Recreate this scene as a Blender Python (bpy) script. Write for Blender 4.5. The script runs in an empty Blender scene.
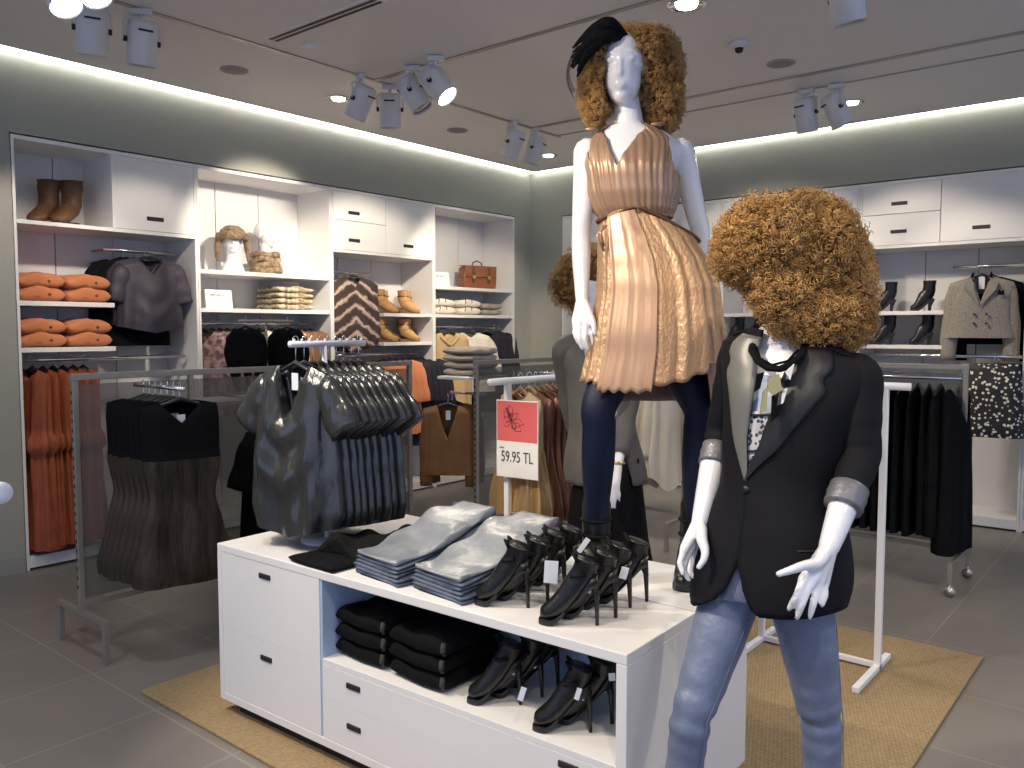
import bpy, bmesh, math, random
import numpy as np
from mathutils import Vector, Matrix
R = math.radians
rnd = random.Random(7)
col = bpy.context.scene.collection
S = bpy.context.scene
# ------------------------------------------------------------------ camera
FPX, CAMH = 828.0, 1.5
YAW, PIT = R(39.4), math.atan(54/828)
cd = bpy.data.cameras.new('camera'); cam = bpy.data.objects.new('camera', cd); col.objects.link(cam)
cd.sensor_width = 36; cd.lens = FPX/1024*36; cd.clip_start = .05
cam.location = (0, 0, CAMH); cam.rotation_euler = (math.pi/2-PIT, 0, YAW)
S.camera = cam
CF = Vector((-math.sin(YAW)*math.cos(PIT), math.cos(YAW)*math.cos(PIT), -math.sin(PIT)))
CR = Vector((math.cos(YAW), math.sin(YAW), 0)); CU = CR.cross(CF); C0 = Vector((0, 0, CAMH))
def ray(x, y): return CF*FPX + CR*(x-512) + CU*(384-y)
def at(x, y, dep): return C0 + ray(x, y)*(dep/FPX)
def on(x, y, ax, v):
    d = ray(x, y); return C0 + d*((v-C0[ax])/d[ax])
# ------------------------------------------------------------------ world, exposure
w = bpy.data.worlds.new('world'); S.world = w; w.use_nodes = True
w.node_tree.nodes['Background'].inputs[0].default_value = (.54, .66, 1.0, 1)
w.node_tree.nodes['Background'].inputs[1].default_value = 1.0
S.view_settings.view_transform = 'Standard'; S.view_settings.look = 'None'
S.view_settings.exposure = 0.08; S.view_settings.gamma = 1.0; S.view_settings.use_curve_mapping = False
# ------------------------------------------------------------------ lights (ceiling spots of the shop, plus added lamps without fixtures)
WARM = (1.0, .86, .68); NEUT = (.97, .96, 1.0)
def spot(p, t, e, ang=50, blend=.5, c=WARM, r=.05):
    l = bpy.data.lights.new('spot_lamp', 'SPOT'); l.energy = e; l.color = c; l.spot_size = R(ang); l.spot_blend = blend; l.shadow_soft_size = r
    o = bpy.data.objects.new('spot_lamp', l); col.objects.link(o); o.location = p
    o.rotation_euler = (Vector(t)-Vector(p)).to_track_quat('-Z', 'Y').to_euler(); return o
ZC = 3.13
for p, t, e, a in [
    ((-4.2, 1.75, 2.85), (-5.8, 2.2, 1.4), 60, 55), ((-4.2, 2.3, 2.85), (-5.8, 3.0, 1.5), 45, 55),
    ((-4.2, 3.65, 2.85), (-5.8, 3.75, 2.0), 150, 55), ((-4.2, 3.95, 2.85), (-5.7, 4.9, 1.6), 120, 60),
    ((-4.2, 5.3, 2.85), (-5.7, 6.1, 1.7), 130, 60), ((-4.2, 5.5, 2.85), (-4.4, 7.0, 1.3), 60, 70),
    ((-2.1, 5.75, 2.85), (-1.7, 7.0, 1.7), 45, 70), ((-1.9, 5.75, 2.85), (-1.1, 7.0, 1.5), 40, 60),
    ((-3.9, 3.65, 2.85), (-3.4, 4.5, .8), 70, 60), ((-3.72, 3.7, 2.85), (-2.5, 3.1, .9), 70, 60),
    ((-3.0, 5.5, 2.85), (-2.9, 7.0, 1.6), 50, 80), ((-2.4, 3.7, 2.95), (-2.95, 5.1, .9), 60, 32),  # second spot here is added to brighten the beige blouses, no fixture built
    ((-2.2, .3, 2.95), (-1.45, 2.5, 2.05), 95, 34), ((-2.0, .2, 2.95), (-1.53, 2.2, 2.08), 110, 11), ((-3.1, .5, 2.95), (-2.1, 2.1, .6), 150, 50),
    ((-1.6, .6, 2.95), (-1.4, 2.2, .62), 70, 60),
    ((.1, .4, 2.95), (-.75, 2.0, 1.3), 60, 50), ((-1.8, .5, 2.95), (-.8, 2.0, 1.5), 75, 40),
    ((.6, 3.2, 2.95), (-.9, 3.4, 0), 80, 80), ((-3.0, -.2, 2.95), (-3.2, 1.3, 0), 30, 90)]:
    spot(p, t, e*1.35, a)
for p in [(-2.9, -.6, 3.0), (-.6, -.6, 3.0), (1.2, 1.2, 3.0), (-2.9, 1.2, 3.08), (-2.0, 3.85, 3.08)]:   # wide fill lamps added out of view; the last sits at the large downlight
    spot(p, (p[0], p[1], 0), 60, 130, 1, NEUT, .12)
# ------------------------------------------------------------------ materials
MATS = {}
def mat(name, c, rough=.6, metal=0, c2=None, ns=8, bump=0, bs=60, coat=0, sheen=0, bd=.01, emit=None, es=0, alpha=1, stretch=None, contrast=.25, spec=.5):
    if name in MATS: return MATS[name]
    m = bpy.data.materials.new(name); m.use_nodes = True; MATS[name] = m
    nt = m.node_tree; N = nt.nodes; L = nt.links; b = N['Principled BSDF']
    b.inputs['Base Color'].default_value = (*c, 1); b.inputs['Roughness'].default_value = rough; b.inputs['Metallic'].default_value = metal
    b.inputs['Coat Weight'].default_value = coat; b.inputs['Sheen Weight'].default_value = sheen; b.inputs['Alpha'].default_value = alpha
    b.inputs['Specular IOR Level'].default_value = spec
    if emit: b.inputs['Emission Color'].default_value = (*emit, 1); b.inputs['Emission Strength'].default_value = es
    if c2 or bump:
        tc = N.new('ShaderNodeTexCoord'); src = tc.outputs['Object']
        if stretch:
            mp = N.new('ShaderNodeMapping'); mp.inputs['Scale'].default_value = stretch; L.new(src, mp.inputs[0]); src = mp.outputs[0]
    if c2:
        n = N.new('ShaderNodeTexNoise'); n.inputs['Scale'].default_value = ns; n.inputs['Detail'].default_value = 5; L.new(src, n.inputs['Vector'])
        r = N.new('ShaderNodeValToRGB'); r.color_ramp.elements[0].position = .5-contrast; r.color_ramp.elements[1].position = .5+contrast
        r.color_ramp.elements[0].color = (*c, 1); r.color_ramp.elements[1].color = (*c2, 1)
        L.new(n.outputs[0], r.inputs[0]); L.new(r.outputs[0], b.inputs['Base Color'])
    if bump:
        n = N.new('ShaderNodeTexNoise'); n.inputs['Scale'].default_value = bs; n.inputs['Detail'].default_value = 4; L.new(src, n.inputs['Vector'])
        bp = N.new('ShaderNodeBump'); bp.inputs['Strength'].default_value = bump; bp.inputs['Distance'].default_value = bd
        L.new(n.outputs[0], bp.inputs['Height']); L.new(bp.outputs[0], b.inputs['Normal'])
    return m
def nodes(m): return m.node_tree.nodes, m.node_tree.links, m.node_tree.nodes['Principled BSDF']
def math_n(N, L, op, a, b=None, c=None):
    n = N.new('ShaderNodeMath'); n.operation = op
    for i, v in enumerate((a, b, c)):
        if v is None: continue
        if isinstance(v, (int, float)): n.inputs[i].default_value = v
        else: L.new(v, n.inputs[i])
    return n.outputs[0]
white = mat('white lacquer', (.74, .73, .72), .42)
whited = mat('cabinet interior', (.66, .65, .66), .55)
wallg = mat('grey green wall paint', (.31, .315, .28), .8, c2=(.325, .33, .292), ns=2, bump=.02, bs=200)
ceilm = mat('ceiling paint', (.80, .77, .75), .85)
black = mat('black plastic', (.012, .012, .014), .45)
darkslot = mat('dark recess', (.012, .011, .016), .6)
steel = mat('brushed steel', (.50, .47, .43), .35, .85)
greymetal = mat('grey metal frame', (.36, .34, .30), .40, .6)
wmetal = mat('white metal tube', (.83, .84, .86), .35)
chrome = mat('chrome', (.75, .74, .73), .18, 1)
mann = mat('glossy white mannequin', (.80, .80, .83), .25, coat=.5)
mesh_panel = mat('dark smoked panel', (.16, .15, .135), .5, alpha=.5)
paper = mat('white card', (.85, .84, .82), .6)
denim = mat('light blue denim', (.12, .15, .235), .42, .2, c2=(.21, .25, .35), ns=9, bump=.5, bs=22, contrast=.3)
denim_stack = mat('washed grey denim', (.17, .19, .22), .4, .15, c2=(.30, .32, .35), ns=9, bump=.8, bs=6.5, bd=.02)
denim_dark = mat('blue denim edge', (.05, .07, .12), .6, c2=(.13, .16, .22), ns=30)
satin_b = mat('dark pewter satin', (.10, .10, .092), .2, .6, c2=(.05, .055, .062), ns=7, bump=.9, bs=5.5, bd=.03, stretch=(1, 1, .35))
blackfab = mat('black fabric', (.0045, .0045, .006), .85, bump=.2, bs=60, spec=.12)
blackjack = mat('black suiting', (.007, .007, .010), .75, bump=.25, bs=14, spec=.18)
jacketlapel = mat('charcoal satin lapel', (.018, .018, .020), .42, spec=.35)
lining = mat('grey green satin lapel', (.15, .15, .135), .38)
navyfab = mat('navy jersey', (.008, .009, .022), .8, bump=.15)
bronze = mat('bronze satin', (.37, .225, .125), .38, .35, c2=(.48, .305, .175), ns=6, bump=.45, bs=110, stretch=(1, 1, .5))
bronze_w = mat('smooth bronze satin', (.35, .215, .14), .36, .35, c2=(.44, .285, .19), ns=5, bump=.2, bs=18, stretch=(2, 2, .2))
mauve = mat('mauve lining', (.26, .15, .125), .6)
tights = mat('navy tights', (.003, .006, .024), .55, spec=.3)
leather = mat('black leather', (.006, .006, .006), .33, bump=.25, bs=45)
suede = mat('black suede', (.007, .007, .008), .8, spec=.15)
tan = mat('tan suede', (.46, .25, .09), .8, c2=(.56, .33, .14), ns=12, bump=.3)
brownl = mat('brown leather', (.085, .038, .018), .6, c2=(.15, .07, .032), ns=14, bump=.3)
cognac = mat('cognac leather', (.20, .062, .025), .4, c2=(.27, .10, .04), ns=14, bump=.3)
orange = mat('rust orange knit', (.46, .15, .055), .8, c2=(.56, .20, .08), ns=9, bump=.3, sheen=.2)
orange_d = mat('burnt orange jersey', (.22, .045, .014), .75, c2=(.32, .075, .025), ns=9, bump=.25)
coral = mat('coral orange crepe', (.62, .22, .09), .75, c2=(.70, .28, .13), ns=9, bump=.25)
aubergine = mat('aubergine jersey', (.026, .021, .038), .6, c2=(.045, .037, .058), ns=6, bump=.4, bs=14)
camel = mat('camel wool', (.44, .30, .15), .85, c2=(.52, .37, .20), ns=8, bump=.2)
brownknit = mat('brown knit', (.16, .078, .028), .85, c2=(.20, .10, .04), ns=10, bump=.3)
cream = mat('cream knit', (.68, .62, .50), .85, c2=(.76, .70, .60), ns=10, bump=.3)
greyknit = mat('taupe knit', (.30, .26, .22), .85, c2=(.38, .34, .29), ns=10, bump=.3)
beige = mat('champagne beige satin', (.50, .45, .36), .5, .1, c2=(.62, .57, .46), ns=7, bump=.4, bs=12, stretch=(1, 1, .25))
furdark = mat('dark striped fur', (.006, .005, .005), .7, 0, c2=(.075, .055, .040), ns=9, bump=.9, bs=55, stretch=(1.6, 1.6, .22), contrast=.16, spec=.2)
furblack = mat('black fur', (.006, .006, .006), .85, bump=1, bs=45, spec=.15)
fringe = mat('brown fringe', (.20, .095, .04), .8, c2=(.32, .17, .08), ns=30, bump=.8, bs=60, stretch=(4, 4, .3))
floral = mat('mauve floral print', (.09, .05, .06), .7, c2=(.33, .22, .21), ns=26, bump=.2, contrast=.08)
furbrown = mat('brown snood fur', (.17, .11, .06), .85, c2=(.42, .32, .20), ns=34, bump=1, bs=60, contrast=.15)
knitfold = mat('folded beige fur', (.20, .14, .08), .85, c2=(.62, .53, .38), ns=30, bump=.8, bs=60, contrast=.12)
tweed = mat('grey tweed', (.21, .185, .155), .9, c2=(.33, .30, .26), ns=90, bump=.4, bs=120, contrast=.2)
greycardi = mat('grey sheer cardigan', (.055, .053, .048), .7, c2=(.11, .105, .095), ns=4, bump=.5, bs=12)
brownsat = mat('copper brown satin', (.085, .038, .023), .32, .4, c2=(.22, .10, .055), ns=6, bump=.6, bs=14, stretch=(1.5, 1.5, .2))
goldsat = mat('gold satin', (.40, .24, .10), .3, .5, c2=(.62, .42, .20), ns=7, bump=.6, bs=12, stretch=(1.5, 1.5, .2))
chiff = mat('beige chiffon', (.50, .38, .24), .7)
vestfur = mat('brown fur panels', (.035, .022, .018), .7, c2=(.14, .085, .05), ns=9, bump=.6, bs=40, contrast=.15)
hairm = mat('auburn curls', (.30, .145, .035), .34, c2=(.72, .42, .13), ns=14, contrast=.2, spec=.8)
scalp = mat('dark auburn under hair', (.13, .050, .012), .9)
glass_on = mat('lit lamp glass', (1, 1, 1), .3, emit=(1, .97, .9), es=28)
lamp_off = mat('lamp reflector', (.5, .5, .5), .2, .8)
spotbody = mat('white lamp housing', (.66, .66, .68), .4)
cove_em = mat('cove tube light', (1, 1, 1), .5, emit=(1.0, .99, .88), es=15)
tagm = mat('white swing tag', (.82, .85, .90), .5)
coralred = mat('coral red print', (.72, .13, .13), .55)
ink = mat('dark ink', (.06, .05, .06), .6)
inkred = mat('dark red ink', (.22, .03, .04), .6)
gold = mat('gold metal', (.62, .48, .20), .3, .9)
wood = mat('wooden hanger', (.45, .26, .12), .45)
# floor tiles
def grid_line(N, L, co, off, per, wd):
    a = math_n(N, L, 'SUBTRACT', co, off); a = math_n(N, L, 'DIVIDE', a, per); a = math_n(N, L, 'FRACT', a)
    a = math_n(N, L, 'SUBTRACT', a, .5); a = math_n(N, L, 'ABSOLUTE', a); return math_n(N, L, 'GREATER_THAN', a, .5-wd/per)
floorm = mat('grey porcelain tile', (.205, .186, .166), .38)
N, L, b = nodes(floorm)
tc = N.new('ShaderNodeTexCoord'); sx = N.new('ShaderNodeSeparateXYZ'); L.new(tc.outputs['Object'], sx.inputs[0])
g = math_n(N, L, 'MAXIMUM', grid_line(N, L, sx.outputs[0], -3.11, .545, .0035), grid_line(N, L, sx.outputs[1], 1.565, .545, .0035))
nz = N.new('ShaderNodeTexNoise'); nz.inputs['Scale'].default_value = 1.7; nz.inputs['Detail'].default_value = 6; L.new(tc.outputs['Object'], nz.inputs[0])
rp = N.new('ShaderNodeValToRGB'); rp.color_ramp.elements[0].color = (.185, .168, .150, 1); rp.color_ramp.elements[1].color = (.225, .205, .183, 1); L.new(nz.outputs[0], rp.inputs[0])
mx = N.new('ShaderNodeMix'); mx.data_type = 'RGBA'; L.new(g, mx.inputs[0]); L.new(rp.outputs[0], mx.inputs[6]); mx.inputs[7].default_value = (.30, .275, .24, 1)
L.new(mx.outputs[2], b.inputs['Base Color'])
# woven rug
rugm = mat('woven jute', (.38, .27, .12), .9)
N, L, b = nodes(rugm)
tc = N.new('ShaderNodeTexCoord'); sx = N.new('ShaderNodeSeparateXYZ'); L.new(tc.outputs['Object'], sx.inputs[0])
sa = math_n(N, L, 'SINE', math_n(N, L, 'MULTIPLY', sx.outputs[0], 420)); sb = math_n(N, L, 'SINE', math_n(N, L, 'MULTIPLY', sx.outputs[1], 160))
wv = math_n(N, L, 'MULTIPLY', sa, sb)
nz = N.new('ShaderNodeTexNoise'); nz.inputs['Scale'].default_value = 60; L.new(tc.outputs['Object'], nz.inputs[0])
v = math_n(N, L, 'MULTIPLY_ADD', wv, .25, nz.outputs[0])
rp = N.new('ShaderNodeValToRGB'); rp.color_ramp.elements[0].color = (.20, .135, .065, 1); rp.color_ramp.elements[1].color = (.38, .28, .15, 1); L.new(v, rp.inputs[0]); L.new(rp.outputs[0], b.inputs['Base Color'])
bp = N.new('ShaderNodeBump'); bp.inputs['Strength'].default_value = .5; bp.inputs['Distance'].default_value = .004; L.new(v, bp.inputs['Height']); L.new(bp.outputs[0], b.inputs['Normal'])
# chevron fur
chev = mat('chevron striped fur', (.1, .06, .04), .8)
N, L, b = nodes(chev)
tc = N.new('ShaderNodeTexCoord'); sx = N.new('ShaderNodeSeparateXYZ'); L.new(tc.outputs['Object'], sx.inputs[0])
nz = N.new('ShaderNodeTexNoise'); nz.inputs['Scale'].default_value = 16; nz.inputs['Detail'].default_value = 6; L.new(tc.outputs['Object'], nz.inputs[0])
a = math_n(N, L, 'MULTIPLY', math_n(N, L, 'ABSOLUTE', sx.outputs[0]), .75); a = math_n(N, L, 'ADD', a, sx.outputs[2])
a = math_n(N, L, 'MULTIPLY_ADD', nz.outputs[0], .10, a); a = math_n(N, L, 'FRACT', math_n(N, L, 'MULTIPLY', a, 7.5))
rp = N.new('ShaderNodeValToRGB'); rp.color_ramp.elements[0].color = (.045, .028, .025, 1); rp.color_ramp.elements[1].color = (.60, .45, .36, 1)
rp.color_ramp.elements[0].position = .55; rp.color_ramp.elements[1].position = .8; e = rp.color_ramp.elements.new(.99); e.color = (.10, .06, .05, 1)
L.new(a, rp.inputs[0]); L.new(rp.outputs[0], b.inputs['Base Color'])
# polka sequins
polka = mat('black with cream dots', (.01, .01, .01), .6)
N, L, b = nodes(polka)
tc = N.new('ShaderNodeTexCoord'); vo = N.new('ShaderNodeTexVoronoi'); vo.inputs['Scale'].default_value = 34; L.new(tc.outputs['Object'], vo.inputs['Vector'])
g = math_n(N, L, 'LESS_THAN', vo.outputs['Distance'], .33); mx = N.new('ShaderNodeMix'); mx.data_type = 'RGBA'; L.new(g, mx.inputs[0]); mx.inputs[6].default_value = (.012, .011, .014, 1); mx.inputs[7].default_value = (.80, .74, .62, 1)
L.new(mx.outputs[2], b.inputs['Base Color'])
# silver fringe top
netm = mat('silver net', (.3, .3, .32), .4)
N, L, b = nodes(netm)
tc = N.new('ShaderNodeTexCoord'); vo = N.new('ShaderNodeTexVoronoi'); vo.inputs['Scale'].default_value = 90; L.new(tc.outputs['Object'], vo.inputs['Vector'])
g = math_n(N, L, 'LESS_THAN', vo.outputs['Distance'], .42); mx = N.new('ShaderNodeMix'); mx.data_type = 'RGBA'; L.new(g, mx.inputs[0]); mx.inputs[6].default_value = (.55, .55, .56, 1); mx.inputs[7].default_value = (.05, .06, .09, 1)
L.new(mx.outputs[2], b.inputs['Base Color'])
# ------------------------------------------------------------------ geometry helpers
V = Vector
class MB:
    def __init__(s): s.v = []; s.f = []; s.mi = []; s.cur = 0
    def add(s, vs, fs):
        n = len(s.v); s.v += [tuple(v) for v in vs]; s.f += [tuple(i+n for i in f) for f in fs]; s.mi += [s.cur]*len(fs); return s
    def box(s, x0, y0, z0, x1, y1, z1):
        x0, x1 = min(x0, x1), max(x0, x1); y0, y1 = min(y0, y1), max(y0, y1); z0, z1 = min(z0, z1), max(z0, z1)
        return s.add([(x0,y0,z0),(x1,y0,z0),(x1,y1,z0),(x0,y1,z0),(x0,y0,z1),(x1,y0,z1),(x1,y1,z1),(x0,y1,z1)],
            [(0,3,2,1),(4,5,6,7),(0,1,5,4),(1,2,6,5),(2,3,7,6),(3,0,4,7)])
    def loft(s, rings, cap=True, closed=True):
        n = len(rings[0]); vs = [p for r in rings for p in r]; fs = []
        m = n if closed else n-1
        for i in range(len(rings)-1):
            for j in range(m):
                k = (j+1) % n; fs.append((i*n+j, i*n+k, (i+1)*n+k, (i+1)*n+j))
        if cap: fs.append(tuple(range(n))[::-1]); fs.append(tuple((len(rings)-1)*n+j for j in range(n)))
        return s.add(vs, fs)
    def tube(s, pts, rad, n=10, cap=True, flat=1.0, up=None):
        pts = [V(p) for p in pts]; m = len(pts)
        if not hasattr(rad, '__len__'): rad = [rad]*m
        rings = []; u = None
        for i, p in enumerate(pts):
            t = (pts[min(i+1, m-1)]-pts[max(i-1, 0)]).normalized()
            if u is None:
                a = V(up) if up is not None else (V((0,0,1)) if abs(t.z) < .9 else V((1,0,0)))
                u = (a - t*a.dot(t)).normalized()
            else: u = (u - t*u.dot(t)).normalized()
            w_ = t.cross(u)
            rings.append([p + u*(math.cos(2*math.pi*j/n)*rad[i]) + w_*(math.sin(2*math.pi*j/n)*rad[i]*flat) for j in range(n)])
        return s.loft(rings, cap)
    def lathe(s, prof, c=(0,0,0), n=24):
        return s.loft([[(c[0]+r*math.cos(2*math.pi*j/n), c[1]+r*math.sin(2*math.pi*j/n), c[2]+z) for j in range(n)] for r, z in prof])
    def build(s, name, m, parent=None, smooth=True, bevel=0, sub=0, solid=0, loc=None):
        me = bpy.data.meshes.new(name); me.from_pydata(s.v, [], s.f); me.update()
        ms = m if isinstance(m, (list, tuple)) else [m]
        for q in ms: me.materials.append(q)
        if len(ms) > 1: me.polygons.foreach_set('material_index', s.mi)
        if smooth and not bevel: me.polygons.foreach_set('use_smooth', [True]*len(me.polygons))
        o = bpy.data.objects.new(name, me); col.objects.link(o)
        if parent: o.parent = parent
        if loc is not None: o.location = loc
        if solid: q = o.modifiers.new('solid', 'SOLIDIFY'); q.thickness = solid; q.offset = 0
        if bevel: q = o.modifiers.new('bevel', 'BEVEL'); q.width = bevel; q.segments = 2; q.limit_method = 'ANGLE'
        if sub: q = o.modifiers.new('sub', 'SUBSURF'); q.levels = sub; q.render_levels = sub
        return o
def cr(keys, n):
    """Catmull-Rom through keyed tuples -> n+1 samples"""
    k = np.array([list(a) for a in keys], float); m = len(k)-1; out = []
    for i in range(n+1):
        u = i/n*m; j = min(int(u), m-1); f = u-j
        p0, p1, p2, p3 = k[max(j-1, 0)], k[j], k[j+1], k[min(j+2, m)]
        out.append(.5*((2*p1)+(-p0+p2)*f+(2*p0-5*p1+4*p2-p3)*f*f+(-p0+3*p1-3*p2+p3)*f**3))
    return out
def interp(keys, x):
    if x <= keys[0][0]: return np.array(keys[0][1:], float)
    for a, b in zip(keys, keys[1:]):
        if x <= b[0]:
            f = (x-a[0])/(b[0]-a[0]); f = f*f*(3-2*f)*.5+f*.5
            return np.array(a[1:], float)*(1-f)+np.array(b[1:], float)*f
    return np.array(keys[-1][1:], float)
def tag(o, label=None, cat=None, group=None, kind=None):
    if label: o['label'] = label
    if cat: o['category'] = cat
    if group: o['group'] = group
    if kind: o['kind'] = kind
    return o
def thing(name, label, cat, loc=(0,0,0), rz=0, group=None):
    o = bpy.data.objects.new(name, None); col.objects.link(o); o.location = loc; o.rotation_euler = (0, 0, rz)
    o.empty_display_size = .05
    return tag(o, label, cat, group)
KIDS = {}
def copy_tree(o, parent=None):
    c = o.copy(); col.objects.link(c)
    if parent: c.parent = parent
    for ch in [x for x in bpy.data.objects if x.parent == o]: copy_tree(ch, c)
    return c
def dup(root, label, loc, rz=0, group=None, sc=1):
    c = copy_tree(root); c['label'] = label; c.location = loc; c.rotation_euler = (0, 0, rz); c.scale = (sc,)*3
    if group: c['group'] = group
    return c
USED = set()
def place(root, label, loc, rz=0, group=None, sc=1):
    """first call moves the prototype itself, later ones copy it"""
    if root.name not in USED:
        USED.add(root.name); root.location = loc; root.rotation_euler = (0, 0, rz); root.scale = (sc,)*3; root['label'] = label
        if group: root['group'] = group
        return root
    return dup(root, label, loc, rz, group, sc)
def struct(name, mb, m, **k): return tag(mb.build(name, m, **k), kind='structure')
# ------------------------------------------------------------------ room shell
XL, YB = -5.55, 7.07
struct('floor', MB().box(-6.2, -4, -.1, 4, 7.7, 0), floorm, smooth=False)
wl = MB().box(-6.2, -4, 0, XL, 1.995, 3.6).box(-6.2, 1.995, 2.69, XL, 6.805, 3.6).box(-6.2, 6.805, 0, XL, YB+.6, 3.6).box(-6.2, 1.995, 0, -6.1, 6.805, 2.69)
struct('wall_left', wl, wallg, smooth=False)
wb = MB().box(XL, YB, 0, -5.135, YB+.6, 3.6).box(-5.135, YB, 2.69, 4, YB+.6, 3.6).box(-5.135, YB+.52, 0, 4, YB+.6, 2.69)
struct('wall_back', wb, wallg, smooth=False)
struct('ceiling', MB().box(XL+.2, -4, ZC, 4, YB-.2, ZC+.08).box(XL, -4, 3.5, 4, YB, 3.58), ceilm, smooth=False)
struct('baseboard_left', MB().box(XL, -4, 0, XL+.008, 1.99, .1), mat('grey skirting', (.30, .30, .28), .6), smooth=False)
struct('baseboard_back', MB().box(XL+.01, YB-.008, 0, -5.14, YB, .1), mat('grey skirting', (.30, .30, .28)), smooth=False)
tag(MB().box(XL+.03, -3.5, 3.163, XL+.045, YB-.05, 3.178).build('cove_light', cove_em, smooth=False), 'long white cove light in the ceiling slot along the left wall', 'cove light')
tag(MB().box(XL+.05, YB-.045, 3.163, 3.5, YB-.03, 3.178).build('cove_light', cove_em, smooth=False), 'long white cove light in the ceiling slot along the back wall', 'cove light')
# ceiling details
tag(MB().box(-4.215, -3, ZC-.008, -4.185, 5.75, ZC).build('lighting_track', greymetal, smooth=False), 'grey lighting track running parallel to the left wall', 'lighting track')
tag(MB().box(-4.18, 3.685, ZC-.008, 3.5, 3.715, ZC).build('lighting_track', greymetal, smooth=False), 'grey lighting track crossing the ceiling behind the dressed mannequin', 'lighting track')
tag(MB().box(-4.18, 5.35, ZC-.008, 3.5, 5.385, ZC).build('lighting_track', greymetal, smooth=False), 'grey ceiling line nearer of the two beside the far spotlights', 'lighting track')
tag(MB().box(-4.18, 5.70, ZC-.006, 3.5, 5.718, ZC).build('lighting_track', greymetal, smooth=False), 'thin ceiling line carrying the two spotlights before the back wall', 'lighting track')
t = thing('linear_air_diffuser', 'white linear air diffuser with dark slots near the top left', 'air vent', (-3.62, 2.83, ZC))
MB().box(-.46, -.045, -.006, .46, .045, 0).build('frame', ceilm, t, smooth=False)
for dy in (-.018, .018): MB().box(-.44, dy-.009, -.009, .44, dy+.009, -.006).build('slot', darkslot, t, smooth=False)
def disc_speaker(x, y, lab):
    t = thing('ceiling_speaker', lab, 'ceiling speaker', (x, y, ZC), 0, 'round ceiling speakers')
    MB().lathe([(.085, 0), (.085, -.006), (.07, -.008)]).build('rim', mat('taupe grille', (.36, .34, .32)), t)
    MB().lathe([(.066, -.008), (.06, -.010)]).build('grille', mat('dark taupe grille', (.25, .235, .22)), t)
disc_speaker(-4.72, 3.0, 'flat round ceiling speaker nearest the left edge of the ceiling')
disc_speaker(-4.72, 5.04, 'flat round ceiling speaker between the middle and far left spotlights')
disc_speaker(-2.02, 5.05, 'flat round ceiling speaker above the brown-wigged jacket mannequin')
t = thing('smoke_detector', 'small flush smoke detector beside the air diffuser', 'smoke detector', (-3.99, 3.03, ZC))
MB().lathe([(.045, 0), (.045, -.012), (.03, -.02)]).build('housing', ceilm, t)
t = thing('smoke_detector', 'small domed smoke detector right of the dressed mannequin', 'smoke detector', (-2.06, 4.54, ZC))
MB().lathe([(.055, 0), (.055, -.02), (.03, -.035)]).build('housing', spotbody, t); MB().lathe([(.025, -.035), (.02, -.055), (.01, -.06)]).build('sensor', darkslot, t)
def downlight(x, y, lab, rad=.085):
    t = thing('recessed_downlight', lab, 'downlight', (x, y, ZC), 0, 'recessed round downlights')
    MB().lathe([(rad, 0), (rad, -.008), (rad*.82, -.010), (rad*.8, -.004)]).build('rim', chrome, t)
    MB().lathe([(rad*.55, -.004), (rad*.5, -.014), (.01, -.018)]).build('lamp', glass_on, t)
downlight(-4.72, 3.82, 'lit recessed downlight beside the cluster of four spotlights')
downlight(-2.03, 3.85, 'large lit recessed downlight above the dressed mannequin', .10)
downlight(-4.72, 6.28, 'lit recessed downlight near the room corner')
downlight(-1.96, 6.22, 'lit recessed downlight beside the two spotlights at the back wall')
def spotlight(px, py, aim, az, lit, lab):
    """px, py: where the drum's middle shows when it hangs .17 under the ceiling"""
    q = on(px, py, 2, ZC-.17); t = thing('track_spotlight', lab, 'spotlight', (q.x, q.y, ZC-.008), az, 'white track spotlights')
    MB().box(-.05, -.02, -.03, .05, .02, 0).build('mount', spotbody, t, bevel=.004)
    MB().tube([(0,0,-.03), (0,0,-.055)], .012).build('stem', spotbody, t)
    M = Matrix.Rotation(-az, 3, 'Z') @ V(aim).to_track_quat('-Z', 'Y').to_matrix(); piv = V((0, 0, -.16))
    def tr(mb): mb.v = [tuple(M @ V(v) + piv) for v in mb.v]; return mb
    sd = (M @ V((1, 0, 0))); sd.z = 0; sd = sd.normalized()*.085
    MB().tube([V((sd.x, sd.y, -.16)), V((sd.x, sd.y, -.07)), V((sd.x*.7, sd.y*.7, -.055)), V((-sd.x*.7, -sd.y*.7, -.055)), V((-sd.x, -sd.y, -.07)), V((-sd.x, -sd.y, -.16))], .006, 8).build('yoke', spotbody, t)
    tr(MB().lathe([(.05, .10), (.070, .092), (.072, .04), (.072, -.115), (.066, -.12), (.064, -.105)], n=28)).build('housing', spotbody, t)
    tr(MB().box(-.035, -.075, .045, .035, -.068, .055)).build('vent_slot', darkslot, t, smooth=False)
    for sx_ in (-1, 1): tr(MB().tube([(sx_*.072, 0, 0), (sx_*.088, 0, 0)], .014, 12)).build('tilt_knob', darkslot, t)
    tr(MB().lathe([(.063, -.106), (.063, -.110), (.01, -.113)], n=20)).build('lamp_lens', glass_on if lit else lamp_off, t)
TL = 'white track spotlight '
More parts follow.
